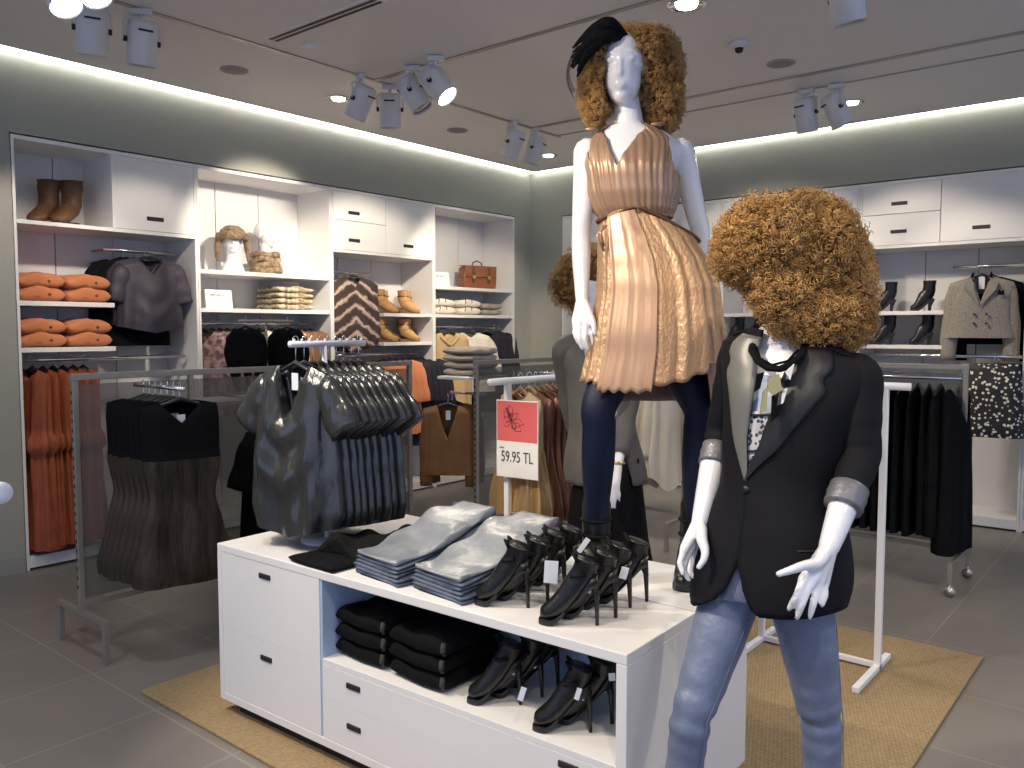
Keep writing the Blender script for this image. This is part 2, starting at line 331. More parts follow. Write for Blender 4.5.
for px, py, aim, az, lit, lb in [
    (56, -14, (.45, .1, -.7), .8, True, 'with glaring lens at the very top left corner'), (86, -24, (.5, .1, -.7), .4, True, 'second glaring lens beside the top left corner'),
    (92, 30, (-.25, .1, -1), .8, False, 'hanging upright just right of the glaring pair'), (142, 42, (-.22, .05, -1), .8, False, 'alone at the right end of the top left group'),
    (361, 101, (-.55, -.1, -1), -.5, False, 'leftmost of the cluster of four'), (390, 110, (-.1, .1, -1), .6, False, 'second and lowest hanging of the cluster of four'),
    (413, 93, (.5, .3, -1), .5, False, 'third of the cluster of four, tilted right'), (436, 84, (.75, .2, -.85), .75, True, 'with bright lens, rightmost of the cluster of four'),
    (513, 143, (-.45, -.05, -1), -.5, False, 'left one of the far pair near the room corner'), (535, 149, (-.3, -.1, -1), -.5, False, 'right one of the far pair near the room corner'),
    (806, 114, (.05, .2, -1), 0, False, 'left one of the pair before the back wall'), (836, 109, (.35, .3, -1), .2, False, 'right one of the pair before the back wall'),
    (846, -4, (.1, .25, -1), .3, False, 'cut by the top edge of the view, right of the large downlight')]:
    spotlight(px, py, aim, az, lit, TL+lb)
# ------------------------------------------------------------------ wall cabinets
def slot_handle(x, y, z, parent, axis):
    h = MB()
    if axis == 'y': h.box(x-.004, y-.06, z-.014, x+.006, y+.06, z+.014)
    else: h.box(x-.06, y-.006, z-.014, x+.06, y+.004, z+.014)
    return h.build('handle', darkslot, parent, bevel=.004)
def bay(axis, a0, a1, label, top, backs=3, shelves=(), rods=(), depth=.45):
    """one 1.2 m wall cabinet. axis 'y': on the left wall, 'x': on the back wall. a = coordinate along the wall"""
    if axis == 'y': mk = lambda u0, d0, z0, u1, d1, z1: MB().box(XL-d0, u0, z0, XL-d1, u1, z1)
    else: mk = lambda u0, d0, z0, u1, d1, z1: MB().box(u0, YB+d0, z0, u1, YB+d1, z1)
    P = lambda u, d, z: (XL-d, u, z) if axis == 'y' else (u, YB+d, z)
    t = thing('wall_cabinet', label, 'cabinet', P((a0+a1)/2, .2, 0), 0, 'white built-in wall cabinets')
    t.location = (0, 0, 0)
    e = .018; g = .001
    for n_, q in (('side_panel', (a0+g, 0, .0, a0+e, depth, 2.68)), ('side_panel', (a1-e, 0, 0, a1-g, depth, 2.68)),
                  ('top_panel', (a0+e, 0, 2.655, a1-e, depth, 2.68)), ('base_plinth', (a0+e, 0, .015, a1-e, depth, .085))):
        mk(*q).build(n_, white, t, bevel=.0015)
    nb = backs
    for i in range(nb):
        u0 = a0+e+(a1-a0-2*e)*i/nb; u1 = a0+e+(a1-a0-2*e)*(i+1)/nb
        mk(u0+.003, depth-.02, .085, u1-.003, depth, 2.655).build('back_panel', whited, t, smooth=False)
    mk(a0+e, depth, .02, a1-e, depth+.01, 2.655).build('backing', darkslot, t, smooth=False)
    am = (a0+a1)/2
    if 'divider' in top: mk(a0+e, 0, 2.15, a1-e, depth-.02, 2.175).build('shelf', white, t, bevel=.0015)
    for (u0, u1, z0, z1, hs) in top.get('doors', ()):
        d = mk(u0+.002, -.002, z0+.002, u1-.002, .018, z1-.002).build('door', white, t, bevel=.0015)
        for hu, hz in hs:
            q = P(hu, -.003, hz); slot_handle(q[0], q[1], q[2], d, axis)
        mk(u0+.004, .02, z0, u1-.004, depth-.02, z0+.015).build('carcass_bottom', whited, t, smooth=False)
    for (u0, u1, z, dd) in shelves: mk(u0, depth-.02-dd, z-.03, u1, depth-.02, z).build('shelf', white, t, bevel=.002)
    if top.get('upright'): mk(top['upright']-.009, 0, 2.175, top['upright']+.009, depth-.02, 2.655).build('divider_panel', white, t, bevel=.0015)
    for (u0, u1, z, dd) in rods:
        r = MB().tube([P(u0, dd, z), P(u1, dd, z)], .0125, 12).build('hanging_rail', chrome, t)
        for u in (u0+.03, u1-.03): MB().tube([P(u, dd, z), P(u, depth-.02, z)], .008, 8).build('rail_bracket', steel, r)
    return t
D = dict
bay('y', 2.0, 3.2, 'white wall cabinet at the far left with brown boots in its top cubby', D(divider=1, upright=2.61, doors=[(2.61, 3.18, 2.175, 2.655, [(2.89, 2.26)])]),
    shelves=[(2.02, 2.6, 1.68, .42), (2.02, 2.6, 1.39, .42)], rods=[(2.62, 3.14, 2.05, .20), (2.05, 3.15, 1.31, .12)])
bay('y', 3.2, 4.4, 'white wall cabinet with the white display heads in its open top', D(), shelves=[(3.22, 4.38, 1.94, .42), (3.22, 4.38, 1.66, .42)], rods=[(3.25, 4.35, 1.55, .15)])
bay('y', 4.4, 5.6, 'white wall cabinet with upper doors above chevron fur and tan boots', D(divider=1, doors=[(4.42, 5.0, 2.42, 2.655, [(4.64, 2.49)]), (4.42, 5.0, 2.175, 2.42, [(4.64, 2.26)]), (5.0, 5.58, 2.175, 2.655, [(5.27, 2.26)])]),
    shelves=[(4.98, 5.58, 1.65, .42), (4.98, 5.58, 1.39, .42)], rods=[(4.42, 4.97, 2.0, .20), (4.45, 5.55, 1.28, .12)])
bay('y', 5.6, 6.8, 'white wall cabinet nearest the corner with the cognac bag', D(), shelves=[(5.62, 6.78, 1.92, .42), (5.62, 6.78, 1.65, .42)], rods=[(5.65, 6.75, 1.53, .15)])
def backbay(a0, a1, lab, sh=(), rods=(), narrow=False):
    am = (a0+a1)/2
    dr = [(a0+.018, a1-.018, 2.175, 2.655, [])] if narrow else [(a0+.018, am, 2.42, 2.655, [(am-.3, 2.5)]), (a0+.018, am, 2.175, 2.42, [(am-.3, 2.28)]), (am, a1-.018, 2.175, 2.655, [(am+.28, 2.27)])]
    return bay('x', a0, a1, lab, D(divider=1, doors=dr), shelves=sh, rods=rods)
backbay(-5.13, -4.54, 'narrow white wall cabinet by the corner on the back wall', narrow=True)
backbay(-4.54, -3.34, 'white wall cabinet on the back wall behind the dressed mannequin')
backbay(-3.34, -2.14, 'white wall cabinet on the back wall behind the big curly wig', sh=[(-3.32, -2.2, 1.65, .42), (-3.32, -2.2, 1.38, .42)])
backbay(-2.14, -.94, 'white wall cabinet on the back wall with ankle boots and tweed jacket', sh=[(-2.12, -1.50, 1.65, .42), (-2.12, -1.50, 1.38, .42)],
        rods=[(-1.48, -.97, 1.99, .2), (-2.1, -.97, 1.30, .05)])
backbay(-.94, .26, 'white wall cabinet at the right edge of the back wall', rods=[(-.9, .2, 1.99, .2)])
# ------------------------------------------------------------------ rug and island tables
tag(MB().box(-3.31, 1.60, .001, -.68, 4.22, .012).build('rug', rugm, bevel=.003), 'flat woven golden jute rug under the white island table', 'rug')
def slot_cut(x, z, parent, y): return MB().box(x-.045, y-.004, z-.011, x+.045, y+.004, z+.011).build('handle', darkslot, parent, bevel=.004)
TZ = .677; TO = V((-2.888, 1.716, 0)); TR = .0304       # front left corner and heading of the island
def tp(x, y, z=0): return TO + Matrix.Rotation(TR, 3, 'Z') @ V((x, y, z))
TW, TD, TB = 1.812, .405, .062
PALEB = mat('pale blue lacquer', (.36, .50, .68), .5)
t = thing('display_table', 'white drawer display table in front with open shelf of black shoes', 'display table', TO, TR)
MB().box(0, 0, TZ-.03, TW, TD, TZ).build('tabletop', white, t, bevel=.003)
MB().box(0, 0, TB, .028, TD, TZ-.03).build('side_panel', white, t, bevel=.002)
MB().box(TW-.032, 0, TB, TW, TD, TZ-.03).build('side_panel', white, t, bevel=.002)
MB().box(.028, 0, TB, TW-.032, TD-.01, TB+.03).build('base_board', white, t, bevel=.002)
MB().box(.07, .04, .012, TW-.07, TD-.02, TB).build('plinth', black, t, smooth=False)
MB().box(.028, TD-.02, TB+.03, TW-.032, TD-.002, TZ-.03).build('back_panel', PALEB, t, smooth=False)
XD = .612
MB().box(XD-.006, .004, TB+.03, XD+.006, TD-.02, TZ-.03).build('divider_panel', PALEB, t, bevel=.001)
MB().box(XD+.006, .002, .352, TW-.032, TD-.02, .372).build('shelf', white, t, bevel=.001)
def slot_cut(x, z, parent): return MB().box(x-.034, -.004, z-.010, x+.034, .004, z+.010).build('handle', darkslot, parent, bevel=.004)
def drawer(x0, x1, z0, z1, hs):
    d = MB().box(x0+.0004, .001, z0+.0004, x1-.0004, .02, z1-.0004).build('drawer', white, t, bevel=.0004)
    for h in hs: slot_cut(h[0], h[1], d)
drawer(.028, XD-.006, .355, TZ-.03, [(.30, .60)]); drawer(.028, XD-.006, TB+.03, .355, [(.30, .292)])
drawer(XD+.006, TW-.032, .235, .352, [(.775, .312), (1.635, .325)]); drawer(XD+.006, TW-.032, TB+.03, .235, [(.775, .172), (1.635, .185)])
t = thing('display_table', 'white display table behind, carrying the dressed mannequin', 'display table', TO, TR)
Y2 = TD+.006; YE = .80
MB().box(.1, Y2, TZ-.03, TW, YE, TZ+.002).build('tabletop', white, t, bevel=.003)
for x0, x1 in ((.1, .128), (TW-.032, TW)): MB().box(x0, Y2, TB, x1, YE, TZ-.03).build('side_panel', white, t, bevel=.002)
MB().box(.128, Y2+.004, TB, TW-.032, YE-.01, TB+.03).build('base_board', white, t, bevel=.002)
MB().box(.128, YE-.025, TB+.03, TW-.032, YE-.005, TZ-.03).build('back_panel', white, t, bevel=.002)
MB().box(.18, Y2+.04, .012, TW-.07, YE-.04, TB).build('plinth', black, t, smooth=False)
# ------------------------------------------------------------------ garments
def sp(v, p): return math.copysign(abs(v)**p, v)
def hanger_mb(hw, zr=0.0, drop=.045, slope=.32, th=.006):
    """hook over the rail at z=0, shoulders below"""
    h = MB(); r = .016; zc = zr+.004
    h.tube([(0, r*math.sin(a), zc+r*math.cos(a)) for a in np.linspace(-2.2, 1.57, 9)] + [(0, .010, zc-.02), (0, 0, zc-.035), (0, 0, -drop-.02)], .0022, 6)
    return h
def hanger(parent, hw, m, drop=.045, slope=.32, clips=False):
    o = hanger_mb(hw, drop=drop).build('hanger_hook', chrome, None)
    b = MB()
    if clips: b.tube([(-hw, 0, -drop-.02), (hw, 0, -drop-.02)], .004, 8)
    else: b.tube([(-hw, 0, -drop-.02-slope*hw), (-hw*.5, 0, -drop-.018-slope*hw*.45), (0, 0, -drop-.01), (hw*.5, 0, -drop-.018-slope*hw*.45), (hw, 0, -drop-.02-slope*hw)], [.006, .008, .011, .008, .006], 8, flat=1.2)
    hb = b.build('hanger', m, parent); o.parent = hb
    return hb
def garment(name, label, cat, m, prof, neck=(.08, .10, .02), slope=.30, sleeve=None, fold=(7, .010), seed=0, hm=black, group=None, bottom=None, tagp=None,
            bands=(), clips=False, drop=.045, rows=34, nc=72, drape=0):
    """hanging garment: local x = width, front faces -y, rail at z=0. prof = [(dz below shoulder top, half width, half depth)]"""
    t = thing(name, label, cat, (0,0,0), 0, group)
    rg = random.Random(seed); ph = [rg.uniform(0, 6.28) for _ in range(6)]
    top = -drop-.02; hw0 = prof[0][1]; nh, vf, vb = neck; L_ = prof[-1][0]
    def build_rows(t0, t1, n):
        rings = []
        for i in range(n+1):
            d = t0+(t1-t0)*i/n; hw, hd = interp(prof, d); g_ = min(1, d/max(.3, L_*.5)); ring = []
            for j in range(nc):
                th = 2*math.pi*j/nc; x = hw*sp(math.cos(th), .85); y = hd*sp(math.sin(th), .8)
                f = fold[1]*(.2+.95*g_)*(math.sin(fold[0]*th+ph[0]+.8*math.sin(d*5+ph[1]))+.55*math.sin((fold[0]+4)*th+ph[2]+d*3)+.35*math.sin((fold[0]*2+1)*th+ph[4]-d*4))
                nx = math.cos(th); ny = math.sin(th); x += nx*f*.6; y += ny*f+(.3*f if ny < 0 else 0)
                z = top-d
                if d < .14: z -= slope*max(0, abs(x)-nh)*(1-d/.14)
                if abs(x) < nh*1.02:
                    v = vf if ny < 0 else vb
                    zl = top-v*(1-abs(x)/nh)**.8 if v else top
                    z = min(z, zl)
                if drape and ny < 0:      # cowl folds hanging in loops over the chest
                    q = math.exp(-((x)/(hw*.6))**2); y -= drape*q*(.5+.5*math.sin((d+.28*(abs(x)/hw)**1.6)*30))*math.exp(-((d-.36)/.15)**2)*(1 if d > .2 else max(0, d/.2)**2)
                if bottom: z += bottom(x/hw if hw else 0, ny, d/L_)
                ring.append((x, y, z))
            rings.append(ring)
        return rings
    if bands:
        ds = [0]+[b_[0] for b_ in bands]+[L_]; ms = [m]+[b_[1] for b_ in bands]
        mb = MB()
        for k in range(len(ds)-1):
            mb.cur = k; mb.loft(build_rows(ds[k], ds[k+1], max(4, int(rows*(ds[k+1]-ds[k])/L_))), cap=False)
        body_m = ms
    else: mb = MB(); mb.loft(build_rows(0, L_, rows), cap=False); body_m = m
    if sleeve:
        ln, ang, r0, r1 = sleeve; mb.cur = 0
        for sx_ in (-1, 1):
            xs = hw0-.07; sh = V((sx_*xs, 0, top-slope*max(0, xs-nh)-r0*.85)); p = V(sh); pts = [V(p)]; rr = [r0*.55]; n = 12
            step = (ln+.07)/n
            for i in range(1, n+1):
                f = i/n; k = min(1, f*n*step/.10); a_ = (1-k)*1.05+k*ang-.25*max(0, f-.4)*(1 if ln > .3 else 0)
                p = p+V((sx_*math.sin(a_), 0, -math.cos(a_)))*step; pts.append(V(p))
                rr.append((r0*(1-f)+r1*f)*min(1, .8+f*2)*(1+.05*math.sin(f*13+ph[3]+sx_)))
            mb.tube(pts, rr, 16, cap=True, flat=.6, up=(sx_, 0, .3))
    mb.build('body', body_m, t)
    hanger(t, hw0-.03, hm, drop=drop, slope=slope, clips=clips)
    if tagp: MB().box(tagp[0]-.018, tagp[1]-.002, tagp[2]-.05, tagp[0]+.018, tagp[1], tagp[2]+.02).build('price_tag', tagm, t, smooth=False)
    return t
def row(proto, labels, pts, rz, group, jit=.06, sc=1, squash=.55):
    for i, p in enumerate(pts):
        lb = labels(i, len(pts)) if callable(labels) else labels
        o = place(proto, lb, p, rz+rnd.uniform(-jit, jit), group, sc*rnd.uniform(.985, 1.015))
        if i and len(pts) > 2: o.scale[1] *= squash
def ordl(what, front, where):
    """labels that tell the members of a row by their place counted from a findable end"""
    nth = ['', 'second', 'third', 'fourth', 'fifth', 'sixth', 'seventh', 'eighth', 'ninth', 'tenth', 'eleventh', 'twelfth', 'thirteenth']
    def f(i, n):
        a = f'{what}, {front} {where}' if i == 0 else (f'{what}, last from the {front} {where}' if i == n-1 and n > 1 else f'{what}, {nth[i]} from the {front} {where}')
        if len(a.replace('-', ' ').split()) > 16: print('LONG', a)
        return a
    return f
FX = math.pi/2      # facing +X
# metallic tops on the table-top rail
t = thing('display_rail', 'white T-shaped display rail on the table holding the pewter satin tops', 'display rail', (-2.60, 2.02, TZ))
MB().lathe([(.10, 0), (.10, .006), (.02, .012)], n=32).build('base', wmetal, t)
MB().tube([(0,0,.008), (0,0,.770)], .011).build('pole', wmetal, t)
r_ = MB().tube([(-.0, -.16, .770), (0, .20, .770)], .0125, 12).build('rail', wmetal, t)
for k in range(10): MB().tube([(0, -.14+k*.036, .777), (0, -.14+k*.036, .790)], .005, 6).build('peg', wmetal, r_)
satin = garment('satin_top', 'x', 'top', satin_b, [(0, .205, .012), (.06, .215, .05), (.2, .20, .075), (.42, .225, .085), (.59, .24, .09), (.645, .225, .085)], neck=(.080, .25, .02), slope=.36,
    sleeve=(.15, .60, .080, .084), fold=(6, .019), seed=3, drape=.045, bottom=lambda u, ny, f: (-.05*(1-abs(u))*f**4), tagp=(.0, -.005, -.15), drop=.078)
row(satin, ordl('pewter satin draped top', 'frontmost', 'on the table rail'), [(-2.605, 1.89+.038*i, TZ+.782) for i in range(9)], .16, 'pewter satin tops on the table rail', .05, .935)
# ------------------------------------------------------------------ grey floor racks
def rack(label, axis, c, a0, a1, casters=(False, False), panel=True, mid=None, shelf=None, arms=(), grp='grey metal garment racks', feet=(True, True)):
    """frame standing in the plane axis=c, running a0..a1 along the other axis"""
    t = thing('garment_rack', label, 'garment rack', (0, 0, 0), 0, grp)
    P = (lambda a, d, z: (c+d, a, z)) if axis == 'x' else (lambda a, d, z: (a, c+d, z))
    def bx(a, d, z, a_, d_, z_): p, q = P(a, d, z), P(a_, d_, z_); return MB().box(*p, *q)
    bx(a0-.015, -.015, 1.27, a1+.015, .015, 1.30).build('top_rail', greymetal, t, bevel=.002)
    bx(a0-.012, -.012, .21, a1+.012, .012, .235).build('bottom_rail', greymetal, t, bevel=.002)
    for i, a in enumerate((a0, a1)):
        p_ = bx(a-.013, -.013, .20, a+.013, .013, 1.27).build('post', greymetal, t, bevel=.002)
        for k in range(22): bx(a-.0145, -.005, .3+k*.043, a+.0145, .005, .318+k*.043).build('slot', darkslot, p_, smooth=False) if i == 0 else None
        f_ = bx(a-.013, -.25, .175, a+.013, .25, .20).build('foot', greymetal, t, bevel=.002)
        for d in (-.237, .237):
            lo = .075 if casters[i] else 0
            bx(a-.013, d-.013, lo, a+.013, d+.013, .175).build('leg', greymetal, f_, bevel=.002)
            if casters[i]:
                q = V(P(a, d, .03)); wn = V((0, 1, 0)) if axis == 'y' else V((1, 0, 0))
                MB().tube([q-wn*.012, q+wn*.012], .03, 18).build('caster', steel, f_)
                MB().tube([q+V((0, 0, .0)), q+V((0, 0, .05))], .009, 8).build('caster_stem', steel, f_)
    if mid: bx(mid-.012, -.012, .235, mid+.012, .012, 1.27).build('post', greymetal, t, bevel=.002)
    if panel: bx(a0+.015, -.003, .25, a1-.015, .003, 1.25).build('panel', mesh_panel, t, smooth=False)
    if shelf:
        s0, s1, d0, d1, z = shelf; bx(s0, d0, z-.02, s1, d1, z).build('shelf', white if axis == 'x' else steel, t, bevel=.002)
    for (a, d, z) in arms:
        s_ = math.copysign(1, d)
        r_ = MB().tube([P(a, 0, z), P(a, d, z)], .009, 10).build('arm', chrome, t)
    return t
rack('grey metal rack at the left with black fur-skirt dresses', 'x', -3.95, 1.65, 3.75, mid=2.22, shelf=(2.24, 3.0, -.36, -.01, 1.12), arms=[(1.93, .46, 1.235), (2.62, .42, 1.05), (2.62, -.35, 1.12)])
furdress = garment('fur_skirt_dress', 'x', 'dress', blackfab, [(0, .165, .012), (.05, .17, .05), (.24, .168, .06), (.27, .172, .075), (.43, .145, .075), (.58, .185, .10), (.76, .235, .12), (.82, .23, .11)], neck=(.09, .10, .03),
    slope=.22, fold=(4, .012), seed=5, bands=[(.26, furdark)], tagp=(.0, -.012, -.145))
row(furdress, ordl('black dress with fur skirt', 'frontmost', 'on the left rack arm'), [(-3.53-.055*i, 1.93, 1.244) for i in range(7)], FX-.25, 'black fur-skirt dresses on the left rack', .05, 1.0)
blk = garment('black_blouse', 'x', 'top', blackfab, [(0, .19, .012), (.05, .2, .05), (.3, .2, .07), (.6, .22, .08)], neck=(.09, .12, .02), sleeve=(.22, .35, .07, .06), fold=(6, .01), seed=8)
row(blk, ordl('plain black blouse', 'frontmost', 'behind the pewter tops'), [(-3.56-.05*i, 2.62, 1.06) for i in range(5)], FX-.2, 'black blouses on the left rack')
# middle rack
rack('grey metal rack in the middle with folded taupe jumpers beside it', 'x', -3.64, 4.06, 5.3, shelf=(4.0, 4.4, -.30, -.01, 1.19), arms=[(4.15, -.32, 1.07), (4.6, .35, 1.20), (5.0, .35, 1.20)])
cardi = garment('knit_cardigan', 'x', 'cardigan', brownknit, [(0, .19, .012), (.05, .20, .045), (.25, .19, .06), (.53, .20, .065)], neck=(.08, .27, .02), slope=.3, sleeve=(.50, .10, .058, .045), fold=(12, .004), seed=11, tagp=(.0, -.0, -.13))
row(cardi, ordl('brown knit cardigan', 'frontmost', 'below the folded taupe jumpers'), [(-3.83, 3.99, 1.06), (-3.86, 4.06, 1.06), (-3.89, 4.13, 1.06)], .55, 'brown cardigans under the middle rack shelf', .03, .88)
# right racks
rack('grey metal rack on casters with black clothes at the right', 'y', 5.33, -1.85, -1.0, casters=(True, True), panel=True, arms=[])
rack('grey metal rack with champagne beige tops before the back wall', 'y', 5.17, -3.55, -2.70, panel=False)
for lab, a, b_, y in (('chrome hanging bar across the wheeled rack', -1.84, -1.01, 5.33), ('chrome hanging bar across the rack of beige tops', -3.53, -2.72, 5.17)):
    rk = [o for o in bpy.data.objects if o.name.startswith('garment_rack') and o.get('label', '').startswith('grey metal rack ' + ('on casters' if y > 5.3 else 'with champagne'))][0]
    MB().tube([(a, y, 1.22), (b_, y, 1.22)], .011, 10).build('hanging_bar', chrome, rk)
trs = garment('black_trousers', 'x', 'trousers', blackfab, [(0, .20, .012), (.05, .20, .035), (.3, .205, .045), (.80, .215, .05), (.86, .21, .05)], neck=(.02, 0, 0), slope=.25, fold=(5, .008), seed=21)
row(trs, ordl('long black sleeveless top', 'rightmost', 'on the wheeled rack'), [(-1.13-.062*i, 5.33, 1.232) for i in range(8)], FX, 'black clothes on the wheeled rack', .06)
tank = garment('vest_top', 'x', 'vest top', blackfab, [(0, .15, .012), (.05, .16, .05), (.3, .18, .065), (.95, .21, .07)], neck=(.12, .20, .06), slope=.1, fold=(4, .01), seed=22, hm=greymetal)
place(tank, 'long black vest with a grey scooped neckline at the right end of the wheeled rack', (-1.045, 5.33, 1.232), FX-.1)
vst = garment('fur_panel_vest', 'x', 'vest', vestfur, [(0, .18, .012), (.05, .19, .05), (.3, .19, .06), (.78, .20, .07)], neck=(.07, .2, .02), fold=(6, .012), seed=23)
row(vst, ordl('brown fur panel vest', 'rightmost', 'on the wheeled rack'), [(-1.655-.05*i, 5.33, 1.232) for i in range(4)], FX, 'brown fur vests on the wheeled rack')
bg = garment('champagne_blouse', 'x', 'blouse', beige, [(0, .20, .012), (.05, .21, .05), (.3, .21, .07), (.62, .24, .08), (.72, .235, .08)], neck=(.08, .1, .02), sleeve=(.42, .14, .06, .06), fold=(8, .014), seed=25, bottom=lambda u, ny, f: .05*math.sin(u*5)*f**4)
row(bg, ordl('champagne beige satin blouse', 'rightmost', 'before the back wall'), [(-2.80-.09*i, 5.17, 1.232) for i in range(8)], FX-.45, 'champagne blouses on the rack before the back wall', .12)
# ------------------------------------------------------------------ white floor stands
def floor_stand(label, x0, x1, y, z, ov=.10):
    t = thing('white_floor_stand', label, 'garment stand', (0, 0, 0))
    MB().tube([(x0-ov, y, z), (x1+ov, y, z)], .0165, 14).build('top_bar', wmetal, t)
    for x in (x0, x1):
        MB().box(x-.014, y-.014, .012, x+.014, y+.014, z).build('pole', wmetal, t, bevel=.003)
        MB().box(x-.014, y-.31, .013, x+.014, y+.16, .038).build('foot', wmetal, t, bevel=.003)
    MB().box(x0, y-.012, .02, x1, y+.012, .044).build('cross_bar', wmetal, t, bevel=.003)
    return t
floor_stand('empty white metal garment stand standing on the rug at the right', -1.54, -1.012, 3.76, 1.26)
t = thing('sign_stand', 'white T-shaped stand with the price sign and copper satin dresses', 'garment stand', (-2.49, 3.0, 0))
MB().box(-.014, -.014, .01, .014, .014, 1.26).build('pole', wmetal, t, bevel=.003)
MB().tube([(0, -.13, 1.26), (0, .80, 1.26)], .0165, 14).build('top_bar', wmetal, t)
MB().box(-.014, .70, .01, .014, .728, 1.26).build('pole', wmetal, t, bevel=.003)
MB().box(-.2, -.014, .013, .2, .014, .038).build('foot', wmetal, t, bevel=.003); MB().box(-.2, .70, .013, .2, .728, .038).build('foot', wmetal, t, bevel=.003)
MB().box(-.012, .014, .013, .012, .70, .036).build('cross_bar', wmetal, t, bevel=.003)
cop = garment('copper_satin_dress', 'x', 'dress', brownsat, [(0, .17, .012), (.05, .18, .05), (.25, .165, .05), (.30, .17, .06), (.55, .215, .10), (.61, .215, .10)], neck=(.08, .1, .03), fold=(9, .016), seed=31, hm=wood, slope=.42)
gs = garment('gold_satin_dress', 'x', 'dress', chiff, [(0, .17, .012), (.05, .175, .05), (.27, .155, .05), (.31, .165, .06), (.54, .215, .11), (.60, .215, .11)], neck=(.08, .1, .03), fold=(8, .018), seed=33, bands=[(.29, goldsat)], hm=wood, slope=.42)
row(cop, ordl('dark copper satin dress', 'nearest', 'behind the gold dress'), [(-2.49, 3.165+.048*i, 1.275) for i in range(12)], -.22, 'copper satin dresses on the sign stand', .05)
place(gs, 'gold satin skirt dress with beige bodice, frontmost on the sign stand', (-2.49, 3.095, 1.275), -.30).scale[1] = .7
t = thing('price_sign', 'coral and white price sign hanging on the white stand pole', 'sign', (-2.395, 2.955, .985), .08); t.scale = (.86, 1, 1)
MB().box(-.135, -.004, -.17, .135, .004, .19).build('board', paper, t, bevel=.001)
MB().box(-.130, -.0055, .0, .130, -.004, .186).build('colour_panel', coralred, t, smooth=False)
bowm = MB(); rb = random.Random(4)
for k in range(11):      # scribbled ribbon bow
    a = rb.uniform(0, 6.28); l = rb.uniform(.04, .085); c_ = (-.035, .095)
    bowm.tube([(c_[0], -.0065, c_[1]), (c_[0]+math.cos(a)*l*.6, -.0065, c_[1]+math.sin(a)*l*.7), (c_[0]+math.cos(a+.35)*l*1.1, -.0065, c_[1]+math.sin(a+.35)*l*.9), (c_[0]+math.cos(a+.8)*l*.7, -.0065, c_[1]+math.sin(a+.8)*l*.6), (c_[0], -.0065, c_[1])], .0012, 5)
bowm.tube([(c_[0]-.03, -.0065, c_[1]+.06), (c_[0]-.01, -.0065, c_[1]+.02)], .007, 8, flat=.2)
bowm.build('ribbon_drawing', inkred, t)
def text(s_, size, loc, parent, m, name='price_text', rot=(math.pi/2, 0, 0), al='CENTER'):
    f = bpy.data.curves.new(name, 'FONT'); f.body = s_; f.size = size; f.extrude = .0006; f.align_x = al; f.align_y = 'CENTER'; f.materials.append(m)
    tmp = bpy.data.objects.new(name, f); me = bpy.data.meshes.new_from_object(tmp); me.materials.clear(); me.materials.append(m)
    bpy.data.objects.remove(tmp); o = bpy.data.objects.new(name, me); col.objects.link(o); o.parent = parent; o.location = loc; o.rotation_euler = rot; return o
text('59.95 TL', .066, (-.0, -.0055, -.075), t, ink).scale = (.88, 1.1, 1)
MB().box(-.115, -.0055, -.035, -.085, -.0045, -.030).build('small_print', greymetal, t, smooth=False)
# small hook stand with black fur stoles
hs = on(266, 321, 0, -4.62)
t = thing('hook_stand', 'thin grey T stand behind the left rack holding black fur stoles', 'garment stand', (hs.x, hs.y, 0))
MB().lathe([(.14, 0), (.14, .008), (.015, .015)], n=28).build('base', greymetal, t); MB().tube([(0,0,.01), (0,0,hs.z)], .008).build('pole', steel, t)
MB().tube([(0, -.20, hs.z), (0, .20, hs.z)], .008).build('cross_bar', steel, t)
stole = garment('fur_stole', 'x', 'fur stole', furblack, [(0, .10, .02), (.05, .14, .06), (.18, .155, .07), (.30, .13, .06), (.36, .08, .04)], neck=(.03, .03, .02), slope=.3, fold=(7, .012), seed=41, bottom=lambda u, ny, f: -.10*(math.sin(u*7+1)+.5*math.sin(u*15))*f**3)
place(stole, 'black fur stole at the left end of the thin T stand', (hs.x, hs.y-.15, hs.z+.012), FX-.4, 'black fur stoles on the T stand', .85)
place(stole, 'black fur stole at the right end of the thin T stand', (hs.x, hs.y+.16, hs.z+.012), FX-.5, 'black fur stoles on the T stand', .88)
# ------------------------------------------------------------------ clothes hanging in the wall cabinets
def arm_rail(bayname, y, z, d0=.2, d1=-.02): pass
aub = garment('draped_top', 'x', 'top', aubergine, [(0, .22, .012), (.05, .235, .06), (.2, .22, .08), (.5, .235, .09), (.58, .24, .08)], neck=(.09, .13, .03), slope=.28, sleeve=(.20, .25, .095, .085), fold=(4, .016), seed=51, drape=.02, bottom=lambda u, ny, f: .05*(abs(u))*f**3)
row(aub, ordl('aubergine draped top', 'frontmost', 'in the far left cabinet'), [(-5.66-.07*i, 2.90, 2.06) for i in range(2)], FX-.15, 'aubergine tops in the far left cabinet', .03, .90)
row(blk, ordl('black blouse', 'frontmost', 'behind the aubergine tops'), [(-5.80, 2.86, 2.06), (-5.83, 2.82, 2.06), (-5.86, 2.79, 2.06)], FX-.2, 'black blouses behind the aubergine tops')
od = garment('ruffled_dress', 'x', 'dress', orange_d, [(0, .17, .012), (.05, .18, .05), (.40, .17, .06), (.42, .20, .09), (.50, .21, .10), (.52, .17, .07), (1.13, .21, .10)], neck=(.09, .08, .03), fold=(9, .014), seed=53)
row(od, ordl('long burnt orange ruffled dress', 'leftmost', 'in the far left cabinet'), [(-5.67, 2.12+.062*i, 1.32) for i in range(6)], .15, 'burnt orange dresses in the far left cabinet', .08)
flo = garment('floral_blouse', 'x', 'blouse', floral, [(0, .19, .012), (.05, .2, .05), (.3, .2, .07), (.62, .22, .08)], neck=(.08, .12, .02), sleeve=(.45, .15, .07, .06), fold=(7, .012), seed=55)
